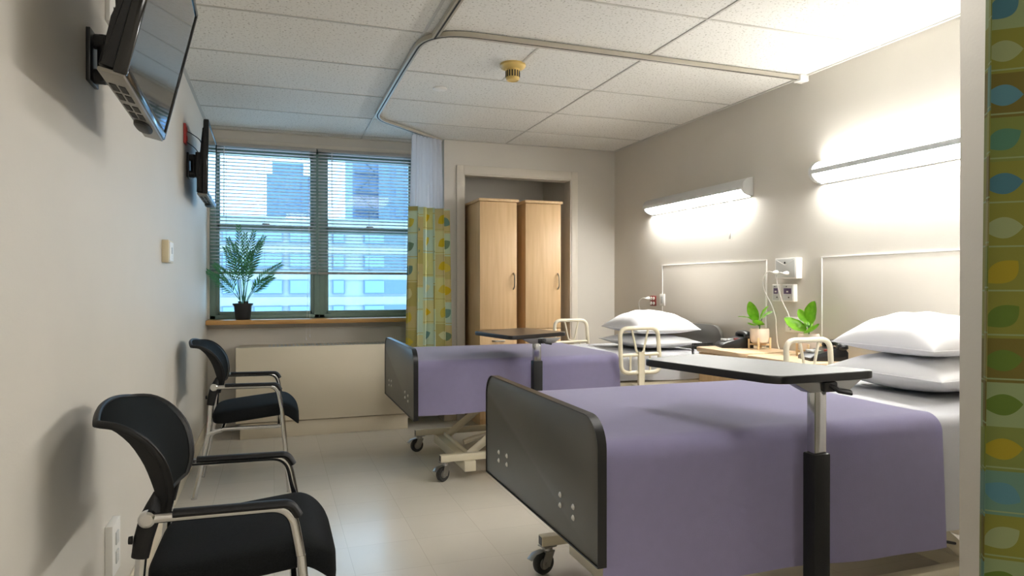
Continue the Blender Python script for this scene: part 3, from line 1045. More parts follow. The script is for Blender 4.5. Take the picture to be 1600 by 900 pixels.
# ------------------------------------------------------------ televisions
def tv(A, Bp, upv, Wd, Hh, label, yoff):
    al = (Vector(Bp) - Vector(A)).normalized()
    up = Vector(upv).normalized()
    up = (up - al * up.dot(al)).normalized()
    nr = al.cross(up)
    R = Matrix((nr, al, up)).transposed().to_4x4()
    cen = (Vector(A) + Vector(Bp)) / 2
    r = thing('television', label, 'television', cen)
    r.rotation_euler = R.to_euler()
    w_ = Wd / 2
    bm = bmesh.new()
    e = .016
    box(bm, (-.028, -w_, 0), (0, -w_ + e, Hh), .004); box(bm, (-.028, w_ - e, 0), (0, w_, Hh), .004)
    box(bm, (-.028, -w_ + e, 0), (0, w_ - e, .022), .004); box(bm, (-.028, -w_ + e, Hh - e), (0, w_ - e, Hh), .004)
    link('bezel', bm, M['tv_gloss'], r)
    link('screen', B(box, (-.020, -w_ + e - .002, .018), (-.004, w_ - e + .002, Hh - e + .002)), M['screen'], r)
    bm = bmesh.new()
    box(bm, (-.030, -w_ + .004, .004), (-.0205, w_ - .004, Hh - .004), .004)
    prism(bm, [(-.03, .01), (-.062, .012), (-.062, .12), (-.05, .20), (-.036, Hh - .05), (-.03, Hh - .04)], -w_ + .02, w_ - .02, .006, mtx=XZ)
    link('back_cover', bm, M['black_matte'], r)
    bm = bmesh.new()
    box(bm, (-.058, -w_ + .006, -.006), (-.004, w_ - .006, .0035), .003)
    pnl = link('bottom_panel', bm, M['tv_silver'], r)
    bm = bmesh.new()
    for k in range(4):
        y = -w_ + .10 + k * .085 + (0.02 if k > 1 else 0)
        for x in (-.050, -.030):
            box(bm, (x, y, -.0075), (x + .014, y + .06, -.0058))
    link('vent', bm, M['slot'], pnl)
    bm = bmesh.new()
    superell(bm, (-.035, w_ - .19, -.008), (.022, .07, .012), .7, .7, 20, 8)
    link('speaker_pod', bm, M['black_matte'], r)
    # wall mount: plate on the wall, arm, and cradle behind the set
    inv = (Matrix.Translation(cen) @ R).inverted()
    cy = cen.y + yoff
    cz = cen.z + Hh * .45
    bm = bmesh.new()
    box(bm, (XL + .0005, cy - .05, cz - .075), (XL + .012, cy + .05, cz + .075), .002)
    tube(bm, [(XL + .01, cy, cz + .05), (XL + .04, cy, cz + .05)], .022, 12)
    tube(bm, [(XL + .01, cy, cz - .05), (XL + .04, cy, cz - .05)], .022, 12)
    tube(bm, [(XL + .035, cy, cz - .068), (XL + .035, cy, cz + .068)], .017, 12)
    bmesh.ops.transform(bm, matrix=inv, verts=bm.verts)
    yl = yoff
    box(bm, (-.085, yl - .07, Hh * .45 - .075), (-.055, yl + .07, Hh * .45 + .075), .004)
    q = inv @ Vector((XL + .04, cy, cz))
    for dz in (-.05, .05):
        tube(bm, [(q.x, q.y, q.z + dz), (-.07, yl, Hh * .45 + dz)], .016, 10)
    link('wall_mount', bm, M['black'], r)
    return r
tv((-.304, 1.678, 1.611), (-.326, 2.397, 1.611), (.089, 0, .376), .72, .425, 'near flat television tilted down on its wall arm', .20)
tv((-.363, 4.32, 1.688), (-.371, 5.04, 1.688), (.006, 0, .44), .72, .435, 'far flat television on the left wall near the window', -.12)
cord([(-.483, 4.40, 2.06), (-.46, 4.44, 2.055), (-.42, 4.52, 2.03), (-.41, 4.54, 1.96), (-.42, 4.6, 1.88)], 'thin black cord from the red outlet to the far television', .003, 'black')
cord([(-.483, 4.43, 2.0), (-.45, 4.6, 1.99), (-.43, 4.66, 1.93), (-.435, 4.66, 1.80), (-.415, 4.5, 1.74), (-.42, 4.45, 1.71)], 'black cord looping below the mount of the far television', .003, 'black')
cord([(-.483, 2.40, 2.13), (-.44, 2.2, 2.12), (-.40, 2.1, 2.05), (-.395, 2.06, 1.95), (-.385, 2.02, 1.86)], 'thick black cord from the white wall plate to the near television', .0045, 'black')

# ------------------------------------------------------------ visitor chairs
def make_chair(loc, label):
    r = thing('visitor_chair', label, 'chair', loc, 0, 'black visitor chairs along the left wall')
    # seat
    def df(v):
        x = v.x
        z = v.z + .045 * (x / .43) - max(0, x - .34) ** 2 * 6.5
        if v.z < .445:
            z -= max(0, x - .36) * .35
        return Vector((x, v.y, z))
    bm = bmesh.new()
    superell(bm, (.212, 0, .425), (.230, .240, .042), .42, .32, 56, 18, df)
    link('seat', bm, M['chair_fab'], r)
    # back: curved panel inside a black plastic frame
    prof = [(.012, .588), (.024, .635), (.020, .690), (.004, .738), (-.032, .786), (-.082, .817), (-.134, .824)]
    def bp(s, q):
        k = s * (len(prof) - 1); i = min(int(k), len(prof) - 2); f = k - i
        p0, p1, p2, p3 = prof[max(i - 1, 0)], prof[i], prof[i + 1], prof[min(i + 2, len(prof) - 1)]
        cr = lambda a, b, c, d: .5 * (2 * b + (c - a) * f + (2 * a - 5 * b + 4 * c - d) * f * f + (3 * b - a - 3 * c + d) * f ** 3)
        x, z = cr(p0[0], p1[0], p2[0], p3[0]), cr(p0[1], p1[1], p2[1], p3[1])
        w_ = .198 + .040 * math.sin(min(1, s * 1.25) * PI / 2) - .032 * max(0, s - .72) ** 2 / .078
        x += .022 * (q * q) - .012 * math.sin(s * PI) * (1 - q * q)
        z += .018 * s * (1 - q * q)
        return Vector((x, q * w_, z))
    n, mth = 16, 16
    t = bmesh.new()
    G = [[t.verts.new(bp(i / n, -1 + 2 * j / mth)) for j in range(mth + 1)] for i in range(n + 1)]
    for i in range(n):
        for j in range(mth):
            t.faces.new((G[i][j], G[i][j + 1], G[i + 1][j + 1], G[i + 1][j]))
    bmesh.ops.solidify(t, geom=list(t.faces), thickness=.010)
    bm = bmesh.new(); merge(bm, t)
    link('backrest', bm, M['chair_mesh'], r, 50)
    bm = bmesh.new()
    side = lambda q: [bp(i / 20, q) + Vector((-.004, 0, 0)) for i in range(21)]
    top = [bp(1, -1 + 2 * j / 16) + Vector((-.004, 0, 0)) for j in range(17)]
    bot = [bp(0, -1 + 2 * j / 16) + Vector((-.004, 0, 0)) for j in range(17)]
    loop = side(-1) + top[1:] + side(1)[::-1][1:] + bot[::-1][1:-1]
    tube(bm, loop, .0075, 10, True, flat=(1.0, 1.25))
    # side shells widening behind the edge, as on the real chair
    for s in (-1, 1):
        t = bmesh.new(); rows = []
        for i in range(15):
            f = i / 14
            p = bp(f * .93, s)
            dpt = .012 + .030 * math.sin(PI * min(1, f * 1.1)) ** .8
            rows.append([t.verts.new(p + Vector((.006, s * .006, 0))), t.verts.new(p + Vector((-dpt, s * .002, -.006))), t.verts.new(p + Vector((-dpt + .004, -s * .022, -.004))), t.verts.new(p + Vector((-.004, -s * .026, 0)))])
        for a_, b_ in zip(rows, rows[1:]):
            for k in range(4):
                t.faces.new((a_[k], a_[(k + 1) % 4], b_[(k + 1) % 4], b_[k]))
        t.faces.new(rows[0]); t.faces.new(rows[-1][::-1])
        merge(bm, t)
    link('back_frame', bm, M['black_matte'], r, 50)
    for s in (-1, 1):
        y = s * .232
        bm = bmesh.new()
        tube(bm, [(.012, s * .205, .650), (.006, s * .215, .622), (.0, s * .228, .595), (-.012, y, .55), (-.020, y, .505)], [.006, .014, .020, .019, .017], 12, flat=(1.15, .85))
        lathe(bm, [(0, .008), (.009, .008), (.010, 0), (0, 0)], 12, (-.036, y, .548), Matrix.Rotation(-PI / 2, 4, 'Y'))
        link('back_bracket', bm, M['black_matte'], r)
        bm = bmesh.new()
        tube(bm, [(-.014, y, .54), (-.03, y * 1.0, .36), (-.10, y * .97, 0.006)], .0125, 12)
        lathe(bm, [(0, 0), (.015, 0), (.015, .008), (.012, .01), (0, .01)], 14, (-.103, y * .97, 0))
        link('leg', bm, M['chrome'], r)
        ya = s * .262
        path = fillet([(.0, ya, .604), (.32, ya, .600), (.345, ya, .47)], .05, 8)
        bm = bmesh.new()
        tube(bm, path, .0125, 12, flat=(1, .9))
        lathe(bm, [(0, .010), (.014, .010), (.019, .006), (.019, -.012), (0, -.012)], 20, (0, ya + s * .003, .604), Matrix.Rotation(-s * PI / 2, 4, 'X'))
        tube(bm, [(.0, s * .225, .604), (.0, ya, .604)], .009, 10)
        arm = link('armrest', bm, M['chrome'], r)
        bm = bmesh.new()
        pp = fillet([(.055, ya, .611), (.322, ya, .607), (.340, ya, .575)], .035, 6)
        tube(bm, pp, .017, 12, flat=(.62, 1.05))
        link('arm_pad', bm, M['black_matte'], arm)
        bm = bmesh.new()
        tube(bm, [(.3445, ya, .475), (.3855, ya * .99, .006)], .0125, 12)
        lathe(bm, [(0, 0), (.015, 0), (.015, .008), (.012, .01), (0, .01)], 14, (.386, ya * .99, 0))
        link('leg', bm, M['chrome'], r)
        bm = bmesh.new()
        tube(bm, [(-.034, y, .350), (.05, s * .235, .372), (.36, ya * .97, .372)], .010, 10)
        tube(bm, [(-.034, y, .350), (.035, s * .235, .368)], .013, 10)
        link('seat_rail', bm, M['chrome'], r)
    link('cross_bar', B(tube, [(.04, -.235, .368), (.04, .235, .368)], .010, 10), M['chrome'], r)
    link('cross_bar', B(tube, [(.33, -.255, .374), (.33, .255, .374)], .010, 10), M['chrome'], r)
    return r
ch = make_chair((-.281, 2.045, 0), 'black chair with chrome legs in the foreground, nearest the viewer')
dup(ch, (-.305, 4.24, 0), None, 'black chair with chrome legs standing near the radiator cover')

# ------------------------------------------------------------ beds
def caster(parent, x, y, rz, r0=.045, top=.112):
    bm = bmesh.new()
    mt = Matrix.Translation((x, y, 0)) @ Matrix.Rotation(rz, 4, 'Z')
    box(bm, (-.03, -.025, top - .006), (.03, .025, top), .002, mtx=mt)
    lathe(bm, [(0, top - .006), (.018, top - .006), (.022, top - .018), (.016, top - .024), (0, top - .024)], 16, (x, y, 0))
    for s in (-1, 1):
        prism(bm, [(-.022, top - .020), (.022, top - .020), (-.002, r0 - .014), (-.035, r0 - .014), (-.042, r0 + .004)], s * .020 - .0015, s * .020 + .0015, mtx=mt @ XZ)
    box(bm, (-.022, -.02, top - .026), (.022, .02, top - .018), .002, mtx=mt)
    lathe(bm, [(0, -.024), (.007, -.024), (.007, -.0165), (.022, -.016), (.025, -.011), (.025, .011), (.022, .016), (.007, .0165), (.007, .024), (0, .024)], 20, tuple(mt @ Vector((-.02, 0, r0))), Matrix.Rotation(rz, 4, 'Z') @ Matrix.Rotation(PI / 2, 4, 'X'))
    # brake pedal
    tube(bm, [tuple(mt @ Vector(p)) for p in ((-.03, 0, r0 + .05), (-.065, 0, r0 + .045), (-.088, 0, r0 + .025))], .011, 8, flat=(.35, 1.6))
    c = link('caster', bm, M['steel'], parent)
    bm = bmesh.new()
    prof = [(.012, -.012), (r0 - .012, -.012), (r0 - .004, -.015), (r0, -.008), (r0, .008), (r0 - .004, .015), (r0 - .012, .012), (.012, .012), (.012, -.012)]
    lathe(bm, prof, 28, tuple(mt @ Vector((-.02, 0, r0))), Matrix.Rotation(rz, 4, 'Z') @ Matrix.Rotation(PI / 2, 4, 'X'))
    link('wheel', bm, M['tyre'], c)

def side_rail(parent, x0, y):
    m = .0135
    bm = bmesh.new()
    zb, zt_ = .605, .885
    tube(bm, fillet([(x0 + .01, y, zb), (x0, y, zt_), (x0 + .27, y, zt_), (x0 + .29, y, zb)], .055, 7, True), m, 10, True)
    tube(bm, [(x0 + .008, y, .715), (x0 + .28, y, .720)], .011, 10)
    tube(bm, fillet([(x0 + .085, y, zt_ - .01), (x0 + .12, y, .728), (x0 + .165, y, .728), (x0 + .20, y, zt_ - .01)], .03, 6), .007, 8)
    tube(bm, [(x0 + .075, y, .715), (x0 + .075, y, zb + .005)], .007, 8)
    tube(bm, [(x0 + .215, y, .718), (x0 + .215, y, zb + .005)], .007, 8)
    s = -1 if y < 0 else 1
    box(bm, (x0 + .125, y + s * .006, .50), (x0 + .165, y + s * .018, .735), .003)
    box(bm, (x0 + .12, min(y, s * .46), .49), (x0 + .17, max(y + s * .012, s * .46), .525), .003)
    return link('side_rail', bm, M['cream_metal'], parent)

def make_bed(x0, yc, label, hw=.51, rails=((1.285, -1), (1.285, 1))):
    r = thing('hospital_bed', label, 'bed', (x0, yc, 0))
    # boards
    ol = rrect(-hw, .395, hw, .790, .085, 8, (0, 0, 1, 1))
    fb = link('footboard', B(prism, ol, -.009, .011, .001, mtx=YZ), M['laminate'], r)
    def edge(ol_, xa):
        bm = bmesh.new(); t = bmesh.new(); n = len(ol_)
        cy, cz = 0, .6
        ins = []
        for i in range(n):
            a, b_ = Vector(ol_[i - 1]), Vector(ol_[(i + 1) % n])
            ins.append(Vector(ol_[i]))
        rings = []
        for (o_, x) in ((0, -.0115), (.0035, -.0125), (.0035, .0145), (0, .0135)):
            rings.append([])
            for p in ins:
                d = Vector((p.x, p.y - cz)); 
                sx = math.copysign(1, p.x)
                q = Vector((p.x + sx * o_, p.y + math.copysign(o_, p.y - cz)))
                rings[-1].append(t.verts.new((x + xa, q.x, q.y)))
        for k in range(3):
            for i in range(n):
                j = (i + 1) % n
                t.faces.new((rings[k][i], rings[k][j], rings[k + 1][j], rings[k + 1][i]))
        merge(bm, t); return bm
    e = link('edge_band', edge(ol, 0), M['black_edge'], fb)
    for sy in (-1, 1):
        for yy in (.25, .345):
            for zz in (.480, .512):
                bm = bmesh.new()
                lathe(bm, [(0, .005), (.004, .0045), (.0085, .001), (.009, 0), (0, 0)], 14, (-.0098, sy * yy, zz + (.004 if yy < .3 else -.004)), Matrix.Rotation(-PI / 2, 4, 'Y'))
                link('bolt', bm, M['bolt'], fb)
    ol2 = rrect(-hw * .9, .46, hw * .9, .885, .10, 8, (0, 0, 1, 1))
    link('headboard', B(prism, ol2, 2.075, 2.097, .002, mtx=YZ), M['laminate'], r)
    # mattress
    bm = bmesh.new()
    superell(bm, (1.045, 0, .615), (1.005, .445, .08), .18, .07, 80, 14)
    link('mattress', bm, M['sheet'], r)
    # deck frame
    bm = bmesh.new()
    for s in (-1, 1):
        box(bm, (.05, s * .438 - .014, .480), (2.05, s * .438 + .014, .532), .003)
        box(bm, (.02, s * .30 - .02, .44), (.12, s * .30 + .02, .53), .003)
    for x in (.06, .55, 1.05, 1.55, 2.02):
        box(bm, (x - .02, -.44, .485), (x + .02, .44, .525), .002)
    box(bm, (.08, -.43, .526), (2.03, .43, .534), .001)
    box(bm, (.009, -.33, .46), (.035, .33, .53), .003)
    link('frame', bm, M['cream_metal'], r)
    # base
    bm = bmesh.new()
    for s in (-1, 1):
        box(bm, (.175, s * .375 - .02, .112), (1.86, s * .375 + .02, .152), .003)
    for x in (.35, 1.70):
        box(bm, (x - .035, -.41, .048), (x + .035, .41, .111), .004)
    link('base', bm, M['cream_metal'], r)
    b3 = bmesh.new()
    for s in (-1, 1):
        box(b3, (.1735, s * .375 - .016, .116), (.1748, s * .375 + .016, .148))
    link('end_plug', b3, M['black'], r)
    # lifting arms
    for (xa, xb) in ((.38, .86), (1.67, 1.2)):
        bm = bmesh.new()
        for s in (-1, 1):
            tube(bm, [(xa, s * .28, .12), (xb, s * .28, .475)], .018, 8, flat=(1.4, .6))
            box(bm, (xb - .03, s * .28 - .02, .44), (xb + .03, s * .28 + .02, .49), .003)
        tube(bm, [((xa + xb) / 2, -.30, .30), ((xa + xb) / 2, .30, .30)], .014, 10)
        tube(bm, [(xa, -.34, .115), (xa, .34, .115)], .014, 10)
        link('lift_arm', bm, M['cream_metal'], r)
    bm = bmesh.new()
    tube(bm, [(.42, 0, .13), (.75, 0, .22), (1.0, 0, .30)], .018, 8)
    link('push_rod', bm, M['cream_metal'], r)
    bm = bmesh.new()
    box(bm, (.56, -.16, .15), (.74, -.05, .26), .01)
    tube(bm, [(.74, -.1, .2), (1.05, -.1, .26)], .022, 10)
    cs = [(.62 + .012 * math.cos(a * .9), -.19 + .012 * math.sin(a * .9), .15 + a * .0016) for a in range(60)]
    tube(bm, cs, .0035, 6)
    link('motor', bm, M['black'], r)
    box_ = bmesh.new()
    box(box_, (.55, -.425, .30), (.62, -.395, .485), .003)
    link('drop_bracket', box_, M['cream_metal'], r)
    for (x, rz) in ((.205, .25), (1.83, -.1)):
        for s in (-1, 1):
            caster(r, x, s * .375, rz + (.3 if s < 0 else 0))
    for x, s in rails:
        side_rail(r, x, s * .522)
    return r

def drape(x0, x1, top, hw, hem_n, hem_f, rad, seed, thick=.004, wave=.010, skew=0.0, nx=48, flare=0.03):
    """a cloth over the bed: section from far hem over the top to near hem"""
    rnd = random.Random(seed)
    ph = [rnd.uniform(0, 6.28) for _ in range(6)]
    sec = []    # (y, z, f) with f = how far down the side
    n1 = 12
    for k in range(n1):
        z = hem_f + (top - rad - hem_f) * k / n1
        sec.append((hw, z, 1 - k / n1, 1))
    for k in range(9):
        a = PI / 2 * k / 8
        sec.append((hw - rad + rad * math.cos(a), top - rad + rad * math.sin(a), 0, 1))
    for k in range(1, 16):
        sec.append((hw - rad - (2 * hw - 2 * rad) * k / 16, top, 0, 0))
    for k in range(9):
        a = PI / 2 * (1 - k / 8)
        sec.append((-hw + rad - rad * math.cos(a), top - rad + rad * math.sin(a), 0, -1))
    for k in range(1, n1 + 1):
        z = top - rad + (hem_n - top + rad) * k / n1
        sec.append((-hw, z, k / n1, -1))
    t = bmesh.new(); rows = []
    for i in range(nx + 1):
        u = i / nx
        row = []
        for (y, z, f, s) in sec:
            x = x0 + (x1 - x0) * u
            # ends lean outward with depth down the side
            x += flare * f * (u - .5) * 2 * (.6 if u > .5 else 1)
            yy = y
            if s:
                yy += s * f * (wave * (math.sin(u * 9 + ph[0]) * .6 + math.sin(u * 21 + ph[1]) * .35 + .8))
            zz = z
            if f == 0 and s == 0:
                zz += .0025 * math.sin(u * 6 + ph[2] + y * 5) - .004 * math.sin(PI * (y + hw) / (2 * hw)) * 0
            if f > .95:
                zz += .006 * math.sin(u * 7 + ph[3])
            if s < 0 and f > 0:
                zz += skew * f * (u - .5)
            row.append(t.verts.new((x, yy, zz)))
        rows.append(row)
    for i in range(nx):
        for j in range(len(sec) - 1):
            t.faces.new((rows[i][j], rows[i][j + 1], rows[i + 1][j + 1], rows[i + 1][j]))
    bmesh.ops.solidify(t, geom=list(t.faces), thickness=thick)
    bm = bmesh.new(); merge(bm, t)
    return bm

def pillow_bm(L, W, T, seed, split=0.5, pinch=.04):
    rnd = random.Random(seed); a0 = rnd.uniform(0, 6)
    t = bmesh.new(); n = 36
    def P(u, v, s):
        e = max(0, (1 - abs(u) ** 2.4)) ** .5 * max(0, (1 - abs(v) ** 2.4)) ** .5
        x = u * L / 2 * (1 - pinch * (1 - v * v)) ; y = v * W / 2 * (1 - pinch * 1.3 * (1 - u * u))
        wr = .004 * math.sin(7 * u + a0 + 3 * v) * e + .003 * math.sin(13 * v - 5 * u + a0) * e
        return Vector((x, y, T * (split if s > 0 else split - 1) * e + (wr if s > 0 else 0)))
    vs = {}
    for s in (1, -1):
        for i in range(n + 1):
            for j in range(n + 1):
                u, v = math.sin((-1 + 2 * i / n) * PI / 2), math.sin((-1 + 2 * j / n) * PI / 2)
                if i in (0, n) or j in (0, n):
                    if (i, j) not in vs:
                        vs[(i, j)] = t.verts.new(P(u, v, s))
                    vs[(i, j, s)] = vs[(i, j)]
                else:
                    vs[(i, j, s)] = t.verts.new(P(u, v, s))
    for s in (1, -1):
        for i in range(n):
            for j in range(n):
                t.faces.new((vs[(i, j, s)], vs[(i + 1, j, s)], vs[(i + 1, j + 1, s)], vs[(i, j + 1, s)]))
    bm = bmesh.new(); merge(bm, t)
    return bm

def pillow(loc, rz, L, W, T, label, seed, split=0.5, tilt=(0, 0)):
    o = link('pillow', pillow_bm(L, W, T, seed, split), M['pillow'], None, 70)
    o.location = loc; o.rotation_euler = (tilt[0], tilt[1], rz)
    tag(o, label, 'pillow')
    bm = bmesh.new()
    pts = []
    for k in range(81):
        a = k / 80
        side, q = int(min(a * 4, 3.999)), (a * 4) % 1 if a < 1 else 1
        c = -1 + 2 * q
        u, v = ((c, -1), (1, c), (-c, 1), (-1, -c))[side]
        pts.append((u * L / 2 * (1 - .04 * (1 - v * v)) , v * W / 2 * (1 - .052 * (1 - u * u)), 0))
    tube(bm, pts[:-1], .0025, 6, True)
    link('seam', bm, M['pillow'], o)
    return o

bedN = make_bed(.83, 2.145, 'hospital bed in the foreground with charcoal footboard', .505, ((1.515, 1),))
bedF = make_bed(.75, 4.290, 'hospital bed farther back beside the radiator cover', .52)
bm = bmesh.new(); tube(bm, fillet([(1.30, -.44, .49), (1.30, -.445, .335), (1.30, -.45, .285), (1.38, -.45, .265)], .012), .005, 8)
link('hook', bm, M['black'], bedN)

def sheet(bed, x0, x1, hem, label):
    l = tuple(bed.location)
    o = link('bed_sheet', drape(x0, x1, .706, .468, hem, hem, .035, 5, .003, .004, flare=.0), M['sheet'])
    o.location = l; tag(o, label, 'bed sheet')
sheet(bedN, 1.02, 2.05, .315, 'white sheet hanging over the head end of the near bed')
sheet(bedF, 1.05, 2.05, .545, 'white sheet on the head end of the far bed')
o = link('blanket', drape(.022, 1.272, .722, .488, .295, .46, .060, 8, .004, .012, -.02, flare=.018), M['blanket']); o.location = bedN.location
tag(o, 'lilac blanket draped low over the near bed', 'blanket')
o = link('blanket', drape(.022, 1.30, .722, .488, .425, .42, .055, 21, .004, .014, .02, flare=.012), M['blanket']); o.location = bedF.location
tag(o, 'lilac blanket spread over the far bed', 'blanket')

pillow((2.61, 2.15, .788), .03, .52, .56, .155, 'lower white pillow of the stack on the near bed', 3)
pillow((2.625, 2.15, .900), -.04, .50, .52, .18, 'puffy upper white pillow on top of the near stack', 9, .76)
pillow((2.53, 4.26, .762), .03, .47, .60, .10, 'lower white pillow of the stack on the far bed', 4)
pillow((2.53, 4.25, .852), -.04, .48, .57, .165, 'puffy upper white pillow on top of the far stack', 12, .76)

# ------------------------------------------------------------ overbed tables
def overbed(poly, z, px_, py_, zs, label, topm, hdx):
    r = thing('overbed_table', label, 'table', (px_, py_, 0))
    loc_ = Vector((px_, py_, 0))
    pl = [Vector((p[0] - px_, p[1] - py_, 0)) for p in poly]
    ol = [(p.x, p.y) for p in fillet(pl, .045, 6, True)]
    tp_ = link('tabletop', B(prism, ol, z - .022, z, .003), M['black_edge'], r)
    ins = []
    cx = sum(p[0] for p in ol) / len(ol); cy = sum(p[1] for p in ol) / len(ol)
    for p in ol:
        d = Vector((p[0] - cx, p[1] - cy)); d *= (1 - .004 / d.length); ins.append((cx + d.x, cy + d.y))
    link('laminate_surface', B(prism, ins, z - .001, z + .0012), topm, tp_)
    bm = bmesh.new()
    prism(bm, [(0 - .10, z - .024), (.20 - .05, z - .024), (.10, z - .055), (-.04, z - .055)], -.02, .02, .002, mtx=XZ)
    box(bm, (-.025, -.02, z - .03), (.025, .30, z - .023), .002)
    link('support_bracket', bm, M['steel'], r)
    link('column', B(box, (-.022, -.016, zs - .02), (.022, .016, z - .03), .004), M['chrome'], r)
    link('sleeve', B(box, (-.029, -.024, .07), (.029, .024, zs), .005), M['black_matte'], r)
    bm = bmesh.new()
    tube(bm, [(.03, -.02, z - .035), (.045, -.035, z - .05), (.075, -.05, z - .055)], .014, 10, flat=(.5, 1.3))
    box(bm, (.0, -.03, z - .055), (.05, .01, z - .025), .006)
    link('release_handle', bm, M['black'], r)
    bm = bmesh.new()
    box(bm, (-.13, -.03, .045), (.13, .03, .07), .006)
    for x in (-.12, .12):
        box(bm, (x - .018, -.03, .035), (x + .018, .50, .030 + .03), .006)
    link('base', bm, M['cream_metal'], r)
    for x in (-.12, .12):
        for y in (0, .47):
            bm = bmesh.new()
            lathe(bm, [(0, -.009), (.016, -.009), (.018, -.005), (.018, .005), (.016, .009), (0, .009)], 16, (x, y, .018), Matrix.Rotation(PI / 2, 4, 'X'))
            link('caster', bm, M['black'], r)
    return r
overbed([(1.19, 2.05), (1.305, 1.515), (1.69, 1.535), (1.475, 2.13)], .90, 1.484, 1.562, .668, 'overbed table with grey top reaching over the near bed', M['table_top'], 0)
overbed([(1.165, 4.05), (1.25, 3.575), (1.69, 3.79), (1.585, 4.27)], .87, 1.450, 3.695, .715, 'overbed table with dark brown top over the far bed', M['table_top_dark'], 0)

# ------------------------------------------------------------ wardrobes
def wardrobe(x0, label):
    yf, yb = 5.30, 5.88
    loc = ((x0 + .162), 5.6, 0)
    r = thing('wardrobe', label, 'wardrobe', loc)
    x1 = x0 + .325
    bm = bmesh.new(); box(bm, (x0 + .004, yf + .02, .06), (x1 - .004, yb, 1.845), .002); box(bm, (x0 + .02, yf + .05, 0), (x1 - .02, yb - .03, .06)); link('body', bm, M['maple'], r, 38, loc)
    bm = bmesh.new(); box(bm, (x0 - .008, yf - .012, 1.845), (x1 + .012, yb, 1.868), .005); link('top', bm, M['maple'], r, 38, loc)
    bm = bmesh.new(); box(bm, (x0 + .003, yf, .795), (x1 - .003, yf + .0195, 1.842), .002); d = link('door', bm, M['maple'], r, 38, loc)
    bm = bmesh.new(); tube(bm, fillet([(x1 - .032, yf, 1.255), (x1 - .032, yf - .030, 1.235), (x1 - .032, yf - .030, 1.145), (x1 - .032, yf, 1.125)], .03, 6), .0065, 10, flat=(1.2, .8))
    link('handle', bm, M['steel'], d, 38, loc)
    bm = bmesh.new(); box(bm, (x0 + .003, yf, .065), (x1 - .003, yf + .0195, .790), .002); d = link('drawer', bm, M['maple'], r, 38, loc)
    bm = bmesh.new(); tube(bm, fillet([(x0 + .11, yf, .70), (x0 + .12, yf - .028, .70), (x1 - .12, yf - .028, .70), (x1 - .11, yf, .70)], .02, 6), .006, 10)
    link('handle', bm, M['steel'], d, 38, loc)
wardrobe(1.580, 'tall narrow maple wardrobe, the left one in the alcove')
wardrobe(1.978, 'tall narrow maple wardrobe, the right one in the alcove')

# ------------------------------------------------------------ nightstands
def nightstand(y0, y1, x0, z, label):
    loc = (2.79, (y0 + y1) / 2, 0)
    r = thing('nightstand', label, 'nightstand', loc)
    bm = bmesh.new(); prism(bm, rrect(x0, y0, XR - .012, y1, .05, 6, (1, 0, 0, 1)), z - .026, z, .004); link('top', bm, M['maple_flat'], r, 38, loc)
    bm = bmesh.new(); box(bm, (x0 + .045, y0 + .02, .05), (XR - .016, y1 - .02, z - .026), .002); box(bm, (x0 + .08, y0 + .05, 0), (XR - .05, y1 - .05, .05)); link('body', bm, M['maple'], r, 38, loc)
    for (za, zb, nm) in ((z - .22, z - .034, 'drawer'), (.07, z - .226, 'door')):
        bm = bmesh.new(); box(bm, (x0 + .027, y0 + .022, za), (x0 + .0445, y1 - .022, zb), .002); d = link(nm, bm, M['maple'], r, 38, loc)
        zc = (za + zb) / 2 if nm == 'drawer' else zb - .06
        bm = bmesh.new(); tube(bm, fillet([(x0 + .028, (y0 + y1) / 2 - .055, zc), (x0 + .0, (y0 + y1) / 2 - .05, zc), (x0 + .0, (y0 + y1) / 2 + .05, zc), (x0 + .028, (y0 + y1) / 2 + .055, zc)], .015, 5), .006, 8)
        link('handle', bm, M['black'], d, 38, loc)
nightstand(3.285, 3.765, 2.57, .757, 'maple nightstand beside the far bed, under the left small plant')
nightstand(2.765, 3.265, 2.57, .752, 'maple nightstand next to the near bed, under the right small plant')

# ------------------------------------------------------------ telephones
def phone(loc, rz, label):
    r = thing('telephone', label, 'telephone', loc, rz)
    bm = bmesh.new()
    prism(bm, [(-.10, 0), (.10, 0), (.10, .045), (.085, .066), (.03, .066), (-.02, .050), (-.085, .030), (-.10, .016)], -.085, .085, .006, mtx=XZ)
    link('body', bm, M['black'], r)
    bm = bmesh.new()
    pts = fillet([(.065, -.105, .070), (.065, -.085, .088), (.065, 0, .095), (.065, .085, .088), (.065, .105, .070)], .04, 6)
    tube(bm, pts, .021, 12, flat=(.75, 1.15))
    for s in (-1, 1):
        superell(bm, (.065, s * .085, .078), (.028, .03, .018), .7, .8, 18, 8)
    hs = link('handset', bm, M['black'], r)
    bm = bmesh.new()
    for i in range(3):
        for j in range(4):
            box(bm, (-.07 + .022 * i, -.02 + .02 * j, .040), (-.054 + .022 * i, -.006 + .02 * j, .052 - .0), .002)
    link('keypad', bm, M['plastic_grey'], r)
    link('message_lamp', B(box, (-.02, -.07, .049), (.01, -.05, .062), .003), M['dark_red'], r)
    return r
phA = phone((2.80, 3.655, .757), -.35, 'black desk telephone on the nightstand beside the far bed')
phB = phone((2.80, 2.905, .752), -.35, 'black desk telephone on the nightstand next to the near bed')
bm = bmesh.new()
cs = []
for k in range(260):
    a = k * .75; f = k / 259
    c0 = Vector((2.70, 3.735, .775)).lerp(Vector((2.585, 3.775, .750)), min(1, f * 2)) if f < .5 else Vector((2.553, 3.752, .768)).lerp(Vector((2.545, 3.72, .64)), (f - .5) * 2)
    if f < .5: c0 = Vector((2.70, 3.735, .775)).lerp(Vector((2.553, 3.752, .772)), f * 2)
    cs.append(c0 + Vector((0, .008 * math.cos(a), .008 * math.sin(a))) if f < .5 else c0 + Vector((.008 * math.cos(a), .008 * math.sin(a), 0)))
